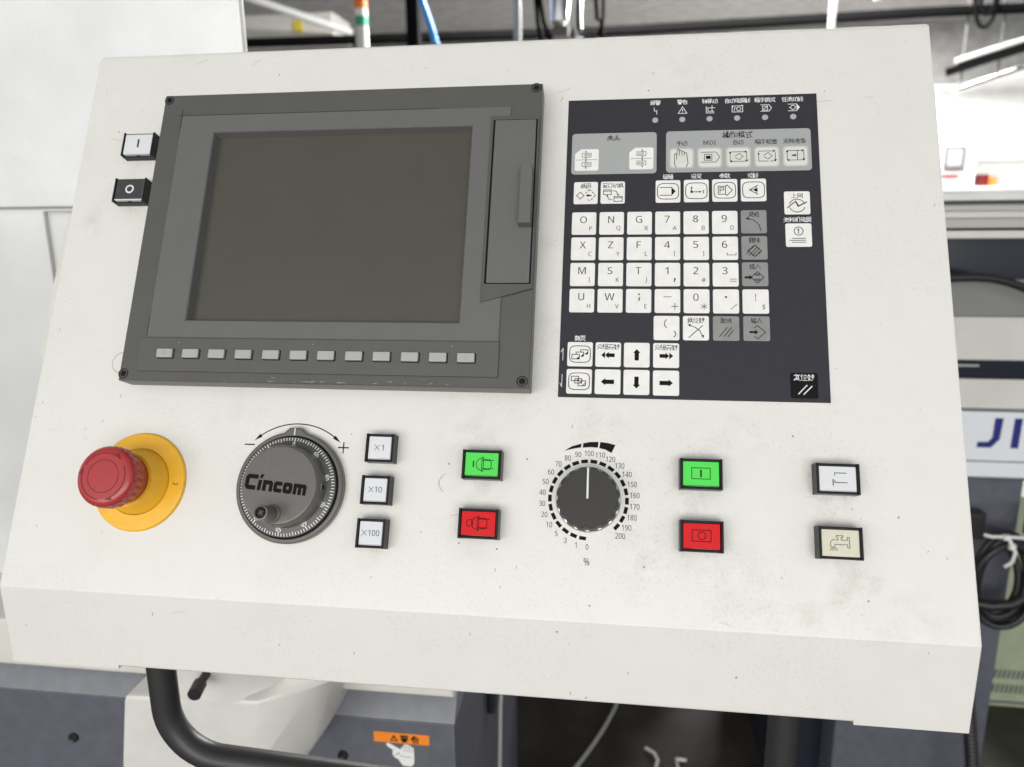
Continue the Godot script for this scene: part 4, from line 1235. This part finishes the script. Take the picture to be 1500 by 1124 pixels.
func cable_coil() -> void:
	var t := thing("cable_coil", "coil of thick black cable tied with a white strap on the slate machine base", "cable", Vector3(0.824, 0.655, -0.96))
	for q in [[0.052, 0.092, 0.0, 0.004, 0.0], [0.043, 0.083, 0.012, 0.0, 0.003], [0.036, 0.072, 0.004, -0.004, -0.004], [0.056, 0.086, 0.018, 0.002, -0.009]]:
		var s := Shape.new(1.0)
		var pts := []
		for i in 49:
			var a := TAU * i / 48
			pts.append(Vector3(q[3] + q[0] * cos(a), q[4] + q[1] * sin(a), q[2] + 0.006 * sin(a * 2 + q[0] * 60)))
		s.tube(pts, 0.0068, 12, false)
		put("loop", [[s, M.rubber_black]], t)
	var c := Shape.new(1.0)
	c.tube([Vector3(-0.05, -0.05, 0.012), Vector3(-0.015, -0.052, 0.02), Vector3(0.02, -0.045, 0.022), Vector3(0.05, -0.028, 0.016)], 0.0105, 12)
	put("cross_cable", [[c, M.rubber_black]], t)
	var w := Shape.new(1.0)
	w.tube([Vector3(-0.052, 0.092, 0.0), Vector3(-0.03, 0.09, 0.014), Vector3(-0.005, 0.093, 0.018), Vector3(0.03, 0.089, 0.012), Vector3(0.06, 0.095, 0.0)], 0.0032, 8)
	w.tube([Vector3(-0.004, 0.094, 0.02), Vector3(0.001, 0.082, 0.028), Vector3(0.008, 0.066, 0.030), Vector3(0.006, 0.046, 0.028), Vector3(-0.004, 0.034, 0.024)], 0.0034, 8)
	for q in [Vector3(-0.048, 0.092, 0.008), Vector3(-0.006, 0.092, 0.02), Vector3(0.001, 0.078, 0.03)]:
		var m := Shape.new(1.0)
		w.box(q + Vector3(-0.006, -0.005, -0.004), q + Vector3(0.006, 0.005, 0.005), 0.003)
	put("cable_tie", [[w, M.print_white]], t)
	for q in [[-0.062, 0.112], [0.062, 0.118]]:
		var m := Shape.new(1.0)
		m.box(Vector3(q[0] - 0.02, q[1] - 0.03, -0.02), Vector3(q[0] + 0.02, q[1] + 0.022, 0.015), 0.005)
		put("cable_clamp", [[m, M.rubber_black]], t)

func small_things() -> void:
	# ribbed conduit under the console's right end
	var c := thing("ribbed_conduit", "black ribbed conduit hanging below the console's right corner", "conduit", Vector3(0.79, 0.2, -0.93))
	var s := Shape.new(1.0)
	var rings := []
	for i in 121:
		var f := i / 120.0
		var p := Vector3(lerpf(-0.045, 0.05, f), lerpf(0.4, -0.15, f), 0.02 * sin(f * 3.0))
		var r := 0.0135 if i % 2 == 0 else 0.0115
		var g := []
		for j in 14:
			g.append(p + Vector3(cos(TAU * j / 14) * r, 0, -sin(TAU * j / 14) * r))
		rings.append(g)
	rings.reverse()
	s.loft(rings)
	put("conduit", [[s, M.rubber_black]], c)
	# pale green cabinet with louvres
	var g := thing("green_cabinet", "pale green metal cabinet with louvre slots, low behind the cable coil", "cabinet", Vector3(1.45, 0, -1.7))
	var b := Shape.new(1.0)
	b.box(Vector3(-0.42, -0.012, -0.4), Vector3(0.6, 0.62, 0.2), 0.006)
	put("body", [[b, M.cabinet_green]], g)
	for y in [0.10, 0.055]:
		for i in 26:
			var l := Shape.new(1.0)
			var x := -0.33 + i * 0.012
			l.slab(PackedVector2Array([Vector2(x, y - 0.013), Vector2(x + 0.006, y - 0.013), Vector2(x + 0.010, y + 0.013), Vector2(x + 0.004, y + 0.013)]), 0.198, 0.2015, 0.0005, 1)
			put("louvre", [[l, M.sticker_grey]], g)
	var rl := Shape.new(1.0)
	rl.box(Vector3(-0.42, 0.010, 0.2), Vector3(0.6, 0.016, 0.203), 0.001)
	put("plinth_line", [[rl, M.sticker_grey]], g)
	# on the floor between the machines
	var w := Shape.new(1.0)
	var wp := []
	for i in 25:
		var f := i / 24.0
		wp.append(Vector3(-0.09 + 0.22 * f + 0.03 * sin(f * 3.0), 0.006, -0.95 - 0.55 * f))
	w.tube(wp, 0.005, 8)
	var o := put("floor_wire", [[w, M.rail_grey]], self)
	tag(o, "thin grey wire lying across the dark floor under the console", "wire")
	var scraps := [[Vector3(0.195, 0, -1.16), 0.3, "short curved white offcut on the floor, the smooth curved one"], [Vector3(0.262, 0, -1.13), -0.4, "short bent white offcut on the floor, hooked at its end"]]
	for i in 2:
		var q: Array = scraps[i]
		var h := Shape.new(1.0)
		if i == 0:
			h.tube([Vector3(-0.02, 0.006, -0.045), Vector3(0.0, 0.01, -0.025), Vector3(0.008, 0.01, 0.0), Vector3(0.0, 0.006, 0.03)], 0.004, 8)
		else:
			h.tube([Vector3(0.012, 0.006, -0.042), Vector3(-0.012, 0.009, -0.04), Vector3(-0.012, 0.01, -0.01), Vector3(0.012, 0.006, 0.018)], 0.004, 8)
		var sc := put("plastic_offcut", [[h, M.print_white]], self)
		sc.position = q[0]
		tag(sc, q[2], "offcut", "white offcuts on the floor")

func overhead() -> void:
	# signal tower
	var t := thing("signal_tower", "slim signal tower with orange, white and green bands above the console's top edge", "signal light", Vector3(-2.046, 0, -6.0))
	var y := 2.5
	for q in [[2.862, "machine_beige", "stem"], [2.842 + 0.095, "lamp_teal", "green_band"], [2.995, "print_white", "white_band"], [3.075, "lamp_orange", "orange_band"], [3.13, "print_white", "white_band"], [3.24, "lens_red", "red_band"]]:
		var s := Shape.new(1.0)
		var rr := 0.052
		var rings := []
		for h in [y, q[0]]:
			var r := []
			for i in 24:
				r.append(Vector3(rr * cos(-TAU * i / 24), h, rr * sin(-TAU * i / 24)))
			rings.append(r)
		s.loft(rings)
		put(q[2], [[s, M[q[1]]]], t)
		y = q[0] + 0.0005
	var st := Shape.new(1.0)
	st.box(Vector3(-0.03, 0, -0.03), Vector3(0.03, 2.499, 0.03), 0.004)
	put("post", [[st, M.machine_beige]], t)
	# black post and blue hose
	var p := Shape.new(1.0)
	p.box(Vector3(-1.655, 0, -6.05), Vector3(-1.552, 4.4, -5.95), 0.01)
	var o := put("black_post", [[p, M.pipe_black]], self)
	tag(o, "black upright post beyond the console, left of the blue hose", "post")
	var h := Shape.new(1.0)
	var hp := []
	for i in 13:
		var f := i / 12.0
		hp.append(Vector3(-1.65 + 0.45 * f + 0.05 * sin(f * 4), 3.35 - 1.4 * f, -5.9 + 0.1 * f))
	h.tube(hp, 0.028, 12)
	o = put("blue_hose", [[h, M.hose_blue]], self)
	tag(o, "bright blue air hose hanging beside the black post", "hose")
	# long black pipe under the ceiling
	var d := Shape.new(1.0)
	d.tube([Vector3(-7.0, 3.42, -9), Vector3(-4.5, 3.425, -9), Vector3(0.0, 3.385, -9), Vector3(3.5, 3.445, -9), Vector3(8, 3.45, -9)], 0.055, 12)
	o = put("long_pipe", [[d, M.pipe_black]], self)
	tag(o, "long black pipe running level below the ceiling across the hall", "pipe")
	# silver air unit with cables
	var a := thing("filter_unit", "shiny cylindrical air unit hanging above the console among black cables", "air unit", Vector3(-0.40, 2.7, -6.0))
	var c := Shape.new(1.0)
	var prof := [[0.0001, 0.10], [0.05, 0.105], [0.075, 0.13], [0.085, 0.30], [0.09, 0.9]]
	var rings := []
	for q in prof:
		var r := []
		for i in 24:
			r.append(Vector3(q[0] * cos(-TAU * i / 24), q[1], q[0] * sin(-TAU * i / 24)))
		rings.append(r)
	c.loft(rings)
	put("canister", [[c, M.chrome]], a)
	var c2 := Shape.new(1.0)
	c2.tube([Vector3(0.15, 0.9, 0.02), Vector3(0.15, 0.16, 0.02), Vector3(0.16, 0.0, 0.02)], 0.03, 12)
	put("valve_pipe", [[c2, M.chrome]], a)
	var c3 := Shape.new(1.0)
	c3.box(Vector3(-0.05, 0.02, -0.05), Vector3(0.08, 0.095, 0.05), 0.01)
	put("foot_cap", [[c3, M.bezel_grey]], a)
	var cables := thing("hanging_cables", "bundle of black cables drooping beside the shiny air unit", "cables", Vector3(-0.40, 2.7, -5.9))
	for q in [[-0.19, -0.13, 0.0], [-0.16, -0.06, 0.02], [0.28, 0.34, 0.16]]:
		var s := Shape.new(1.0)
		s.tube([Vector3(q[0], 0.7, 0), Vector3(q[0] + 0.01, 0.3, 0), Vector3(lerpf(q[0], q[1], 0.4), 0.12, 0), Vector3(q[1], q[2] - 0.06, 0), Vector3(q[1] + 0.03, -0.3, 0)], 0.018, 10)
		put("cable", [[s, M.pipe_black]], cables)
	var lp := Shape.new(1.0)
	var pts := []
	for i in 25:
		var g := PI + PI * i / 24
		pts.append(Vector3(0.25 + 0.1 * cos(g), 0.14 + 0.16 * sin(g), 0.0))
	pts.push_front(Vector3(0.15, 0.6, 0)); pts.append(Vector3(0.35, 0.6, 0))
	lp.tube(pts, 0.014, 10)
	put("cable", [[lp, M.pipe_black]], cables)
	# the cable loop to the right
	var r := thing("looped_cable", "black cable loops hanging from the long pipe near the right edge", "cable", Vector3(4.02, 3.4, -8.9))
	for q in [[0.115, 0.30, 0.0], [0.075, 0.18, 0.03]]:
		var s := Shape.new(1.0)
		var lpts := []
		for i in 25:
			var g := PI + PI * i / 24
			lpts.append(Vector3(q[0] * cos(g), 0.17 + q[1] * sin(g) - 0.02, q[2]))
		lpts.push_front(Vector3(-q[0], 0.8, q[2])); lpts.append(Vector3(q[0], 0.8, q[2]))
		s.tube(lpts, 0.022, 10)
		put("loop", [[s, M.pipe_black]], r)
	# pale hanger rods and ceiling beams
	for q in [[-0.74, -6.0, "pale hanger rod left of the shiny air unit"], [2.05, -7.4, "pale hanger rod above the console's right corner"]]:
		var s := Shape.new(1.0)
		s.tube([Vector3(q[0], 4.6, q[1]), Vector3(q[0], 2.55, q[1])], 0.03, 10)
		o = put("hanger_rod", [[s, M.plate_grey]], self)
		tag(o, q[2], "rod")
	var tr := Shape.new(1.0)
	tr.tube([Vector3(-3.05, 3.75, -8.0), Vector3(-2.55, 3.05, -8.6)], 0.045, 4)
	var be := [[Vector3(-5.8, 4.35, -8.4), Vector3(-3.35, 3.62, -9.6), 0.05, "slanting white roof strut left of the signal tower"], [Vector3(3.0, 3.72, -9.4), Vector3(4.2, 4.25, -9.4), 0.05, "white slanting strut above the console's right corner"]]
	for q in be:
		var s := Shape.new(1.0)
		s.tube([q[0], q[1]], q[2], 8)
		o = put("roof_strut", [[s, M.machine_white]], self)
		tag(o, q[3], "strut")
	# pale roof unit at the left with a yellow tag
	var u := thing("roof_duct", "pale square duct under the ceiling behind the left machine, with a yellow tag", "duct", Vector3(-4.2, 3.5, -10))
	var s2 := Shape.new(1.0)
	s2.box(Vector3(-1.4, 0.13, -0.4), Vector3(0.55, 0.42, 0.3), 0.02)
	put("duct", [[s2, M.machine_beige]], u)
	var s3 := Shape.new(1.0)
	s3.box(Vector3(0.02, 0.18, 0.3), Vector3(0.14, 0.33, 0.32), 0.005)
	put("yellow_tag", [[s3, M.clear_yellow]], u)
	# light fitting / tray on hangers at the right
	var f := thing("cable_tray", "slanting black cable tray with a pale edge hung at the right edge", "cable tray", Vector3(3.83, 2.9, -9.0))
	var a0 := Vector3(0.0, -0.02, 0)
	var a1 := Vector3(1.3, 0.36, 0)
	var tray := Shape.new(1.0)
	var n := Vector3(-0.28, 0.96, 0)
	tray.quad(a0 - n * 0.07, a1 - n * 0.07, a1 + n * 0.02, a0 + n * 0.02)
	tray.quad(a1 - n * 0.07 + Vector3(0, 0, -0.3), a0 - n * 0.07 + Vector3(0, 0, -0.3), a0 + n * 0.02 + Vector3(0, 0, -0.3), a1 + n * 0.02 + Vector3(0, 0, -0.3))
	tray.quad(a0 - n * 0.07 + Vector3(0, 0, -0.3), a1 - n * 0.07 + Vector3(0, 0, -0.3), a1 - n * 0.07, a0 - n * 0.07)
	put("tray", [[tray, M.pipe_black]], f)
	var edge := Shape.new(1.0)
	edge.tube([a0 + n * 0.05, a1 + n * 0.05], 0.03, 8)
	put("tray_edge", [[edge, M.rail_grey]], f)
	var low := Shape.new(1.0)
	low.tube([a0 + Vector3(0, -0.27, 0), a1 + Vector3(0, -0.22, 0)], 0.028, 8)
	put("lower_rail", [[low, M.chrome]], f)
	for x in [0.1, 0.48, 0.85]:
		var hg := Shape.new(1.0)
		hg.tube([Vector3(x, 1.7, -0.1), Vector3(x, -0.25 + x * 0.3, -0.1)], 0.014, 8)
		put("hanger", [[hg, M.facia_grey]], f)

func far_hall() -> void:
	# white machine with a small framed window, an orange box and a red one on a shelf, far right
	var t := thing("far_machine", "distant white machine with a small dark-framed window seen past the console's right edge", "machine", Vector3(4.2, 0, -9.2))
	var b := Shape.new(1.0)
	b.box(Vector3(-1.2, 0, -0.8), Vector3(-0.02, 2.28, 0.18), 0.02)
	put("cabinet", [[b, M.hall_white]], t)
	var fr := Shape.new(1.0)
	fr.box(Vector3(-0.385, 1.77, 0.18), Vector3(-0.165, 2.02, 0.21), 0.01)
	var pn := Shape.new(1.0)
	pn.box(Vector3(-0.355, 1.80, 0.205), Vector3(-0.195, 1.99, 0.215), 0.003)
	put("window", [[fr, M.sticker_grey], [pn, M.plate_grey]], t)
	var rs := Shape.new(1.0)
	rs.box(Vector3(-0.4, 1.675, 0.18), Vector3(-0.21, 1.715, 0.2), 0.004)
	put("red_strip", [[rs, M.stop_red]], t)
	var pt := Shape.new(1.0)  # white sheet added to stand in for overexposed far light
	pt.slab(PackedVector2Array([Vector2(3.2, 0), Vector2(9.0, 0), Vector2(9.0, 4.0), Vector2(5.09, 3.04), Vector2(4.12, 2.79), Vector2(3.2, 2.70)]), -10.4, -10.2, 0.02, 1)
	tag(put("glare_sheet", [[pt, M.hall_white]], self), "tall white sheet with a slanting top, added in place of glare behind the far machine", "partition")
	var bw := thing("bright_window", "overexposed white window strip in the far white sheet at the right edge", "window", Vector3(6.5, 2.19, -10.19))
	var bf := Shape.new(1.0)
	bf.box(Vector3(-1.85, -0.29, -0.005), Vector3(1.85, 0.29, 0.012), 0.004)
	put("frame", [[bf, M.hall_white]], bw)
	var bp := Shape.new(1.0)
	bp.box(Vector3(-1.8, -0.25, 0.01), Vector3(1.8, 0.25, 0.02))
	put("glowing_pane", [[bp, M.emissive_white]], bw)
	var bl := AreaLight3D.new()
	bl.name = "far_window_light"
	bl.area_size = Vector2(3.6, 0.5)
	bl.light_energy = 3.0
	bl.area_range = 20.0
	bl.shadow_enabled = true
	bl.position = Vector3(6.5, 2.19, -10.15)
	bl.rotation_degrees = Vector3(0, 180, 0)
	add_child(bl)
	var rb := Shape.new(1.0)  # unseen block, added to keep the far lamps off the floor
	rb.box(Vector3(-0.6, 0, -2.6), Vector3(0.5, 1.15, -1.9), 0.01)
	tag(put("shade_block", [[rb, M.machine_slate]], self), "unseen slate grey block added behind the console to shade the floor", "cabinet")
	var sh := Shape.new(1.0)
	sh.box(Vector3(-1.2, 1.52, -0.5), Vector3(1.6, 1.57, 0.3), 0.01)
	var o := put("far_shelf", [[sh, M.hall_white]], self)
	o.position = Vector3(4.2, 0, -9.2)
	tag(o, "long white shelf far behind the beige machine's rails", "shelf")
	var lg := Shape.new(1.0)
	for q in [[0.15, 0.225, 0.22, "orange_box", "lamp_orange", "small orange box on the far white shelf"], [0.05, 0.14, 0.27, "maroon_box", "stop_groove", "small maroon box beside the orange one on the far shelf"]]:
		var s := Shape.new(1.0)
		s.box(Vector3(4.2 + q[0], 1.572, -9.2), Vector3(4.2 + q[1], 1.572 + q[2] * 0.5, -9.05), 0.006)
		o = put(q[3], [[s, M[q[4]]]], self)
		tag(o, q[5], "box")
	var bx := Shape.new(1.0)
	bx.box(Vector3(4.55, 1.572, -9.2), Vector3(4.75, 1.70, -9.05), 0.01)
	o = put("grey_vise", [[bx, M.rail_grey]], self)
	tag(o, "small grey fixture at the shelf's end by the photograph's right edge", "fixture")

func setting() -> void:
	var f := Shape.new(1.0)
	f.quad(Vector3(-16, 0, 12), Vector3(16, 0, 12), Vector3(16, 0, -15), Vector3(-16, 0, -15))
	tag(put("floor", [[f, M.floor_paint]], self), "", "", "", "structure")
	var c := Shape.new(1.0)
	c.box(Vector3(-16, 4.6, -15.3), Vector3(16, 4.8, 3.2))
	tag(put("ceiling", [[c, M.ceiling_grey]], self), "", "", "", "structure")
	# far wall with a row of tall windows
	var w := Shape.new(1.0)
	var xs := [-16.0]
	for h in [[-7, -5.2], [-4.0, -2.2], [-1.2, 0.6], [2.6, 4.4], [5.6, 7.4], [7.7, 9.5], [9.8, 11.6]]:
		xs.append(h[0]); xs.append(h[1])
	xs.append(16.0)
	for i in range(0, xs.size(), 2):
		w.box(Vector3(xs[i], 0, -15.2), Vector3(xs[i + 1], 3.55, -15.0))
	for i in range(1, xs.size() - 1, 2):
		w.box(Vector3(xs[i], 0, -15.2), Vector3(xs[i + 1], 1.1, -15.0))
		w.box(Vector3(xs[i], 3.1, -15.2), Vector3(xs[i + 1], 3.55, -15.0))
	var u := Shape.new(1.0)
	u.box(Vector3(-16, 3.552, -15.2), Vector3(16, 4.598, -14.95))
	tag(put("upper_wall", [[u, M.wall_grey]], self), "", "", "", "structure")
	tag(put("far_wall", [[w, M.hall_white]], self), "", "", "", "structure")

# ---------------------------------------------------------------- everything
func _ready() -> void:
	var cam := Camera3D.new()
	cam.name = "camera"
	cam.transform = Transform3D(Basis(Vector3(0.99117, -0.01037, -0.13222), Vector3(-0.02004, 0.97378, -0.22661), Vector3(0.13110, 0.22726, 0.96497)).orthonormalized(), Vector3(0.06555, 1.36363, 0.48248))
	var att := CameraAttributesPhysical.new()
	att.frustum_focal_length = 23.277
	att.frustum_focus_distance = 0.495
	att.exposure_aperture = 6.4
	att.frustum_near = 0.02
	att.frustum_far = 80.0
	add_child(cam)
	cam.attributes = att
	cam.fov = 54.55
	cam.near = 0.02
	cam.far = 80.0
	cam.current = true
	var env := Environment.new()
	env.background_mode = Environment.BG_COLOR
	env.background_color = Color(0.93, 0.95, 0.97)
	env.background_energy_multiplier = 0.7
	env.tonemap_mode = Environment.TONE_MAPPER_LINEAR
	env.tonemap_exposure = 1.25
	env.sdfgi_enabled = true
	env.ssao_enabled = true
	env.ssil_enabled = true
	var we := WorldEnvironment.new()
	we.name = "environment"
	we.environment = env
	add_child(we)
	materials()
	# fill lamps added further back; a fill panel added behind the camera
	for q in [[Vector3(1.0, 4.5, -7.2), 120.0, "long white fill lamp added over the middle of the hall"], [Vector3(3.0, 4.5, -11.8), 90.0, "long white fill lamp added near the far wall"]]:
		var l := AreaLight3D.new()
		l.name = numbered("back_fill", self)
		l.area_size = Vector2(5.0, 0.6)
		l.light_energy = q[1]
		l.light_color = Color(1.0, 0.99, 0.975)
		l.area_range = 30.0
		l.shadow_enabled = true
		l.position = q[0] + Vector3(0, -0.03, 0)
		l.rotation_degrees = Vector3(-90, 0, 0)
		add_child(l)
		var t := thing("fill_lamp", q[2], "lamp", q[0])
		var b := Shape.new(1.0)
		b.box(Vector3(-2.5, 0.0, -0.3), Vector3(2.5, 0.06, 0.3), 0.01)
		put("lamp_tray", [[b, M.machine_white]], t)
		var e := Shape.new(1.0)
		e.box(Vector3(-2.49, -0.008, -0.29), Vector3(2.49, -0.002, 0.29))
		put("lamp_tube", [[e, M.emissive_white]], t)
	var wl := AreaLight3D.new()  # added frontal fill that brightens the upright faces
	wl.name = "fill_light"
	wl.area_size = Vector2(7.0, 2.2)
	wl.light_energy = 9.0
	wl.light_color = Color(1.0, 0.995, 0.985)
	wl.area_range = 30.0
	wl.shadow_enabled = true
	wl.position = Vector3(-0.6, 1.75, 5.0)
	add_child(wl)
	var wt := thing("fill_panel", "long bright fill panel added behind the camera, framed like a window", "window", Vector3(-0.6, 1.75, 5.02))
	var wf := Shape.new(1.0)
	for x in [-3.55, -1.2, 1.15, 3.5]:
		wf.box(Vector3(x, -1.15, 0.0), Vector3(x + 0.05, 1.15, 0.06), 0.005)
	wf.box(Vector3(-3.5, 1.1, 0.0), Vector3(3.5, 1.15, 0.06), 0.005)
	wf.box(Vector3(-3.5, -1.15, 0.0), Vector3(3.5, -1.1, 0.06), 0.005)
	put("panel_frame", [[wf, M.machine_white]], wt)
	var wp := Shape.new(1.0)
	wp.box(Vector3(-3.5, -1.1, 0.02), Vector3(3.5, 1.1, 0.03))
	put("glowing_pane", [[wp, M.emissive_white]], wt)
	setting()
	con = thing("control_console", "white machine control console with display, keypad, emergency stop, handwheel and push buttons", "control panel", Vector3(0, 1.25, 0))
	con.rotation_degrees = Vector3(-LEAN, 0, 0)
	housing()
	display()
	keypad()
	buttons()
	emergency_stop()
	handwheel()
	override_dial()
	handle()
	left_machine()
	bracket()
	right_machine()
	cable_coil()
	small_things()
	overhead()
	far_hall()
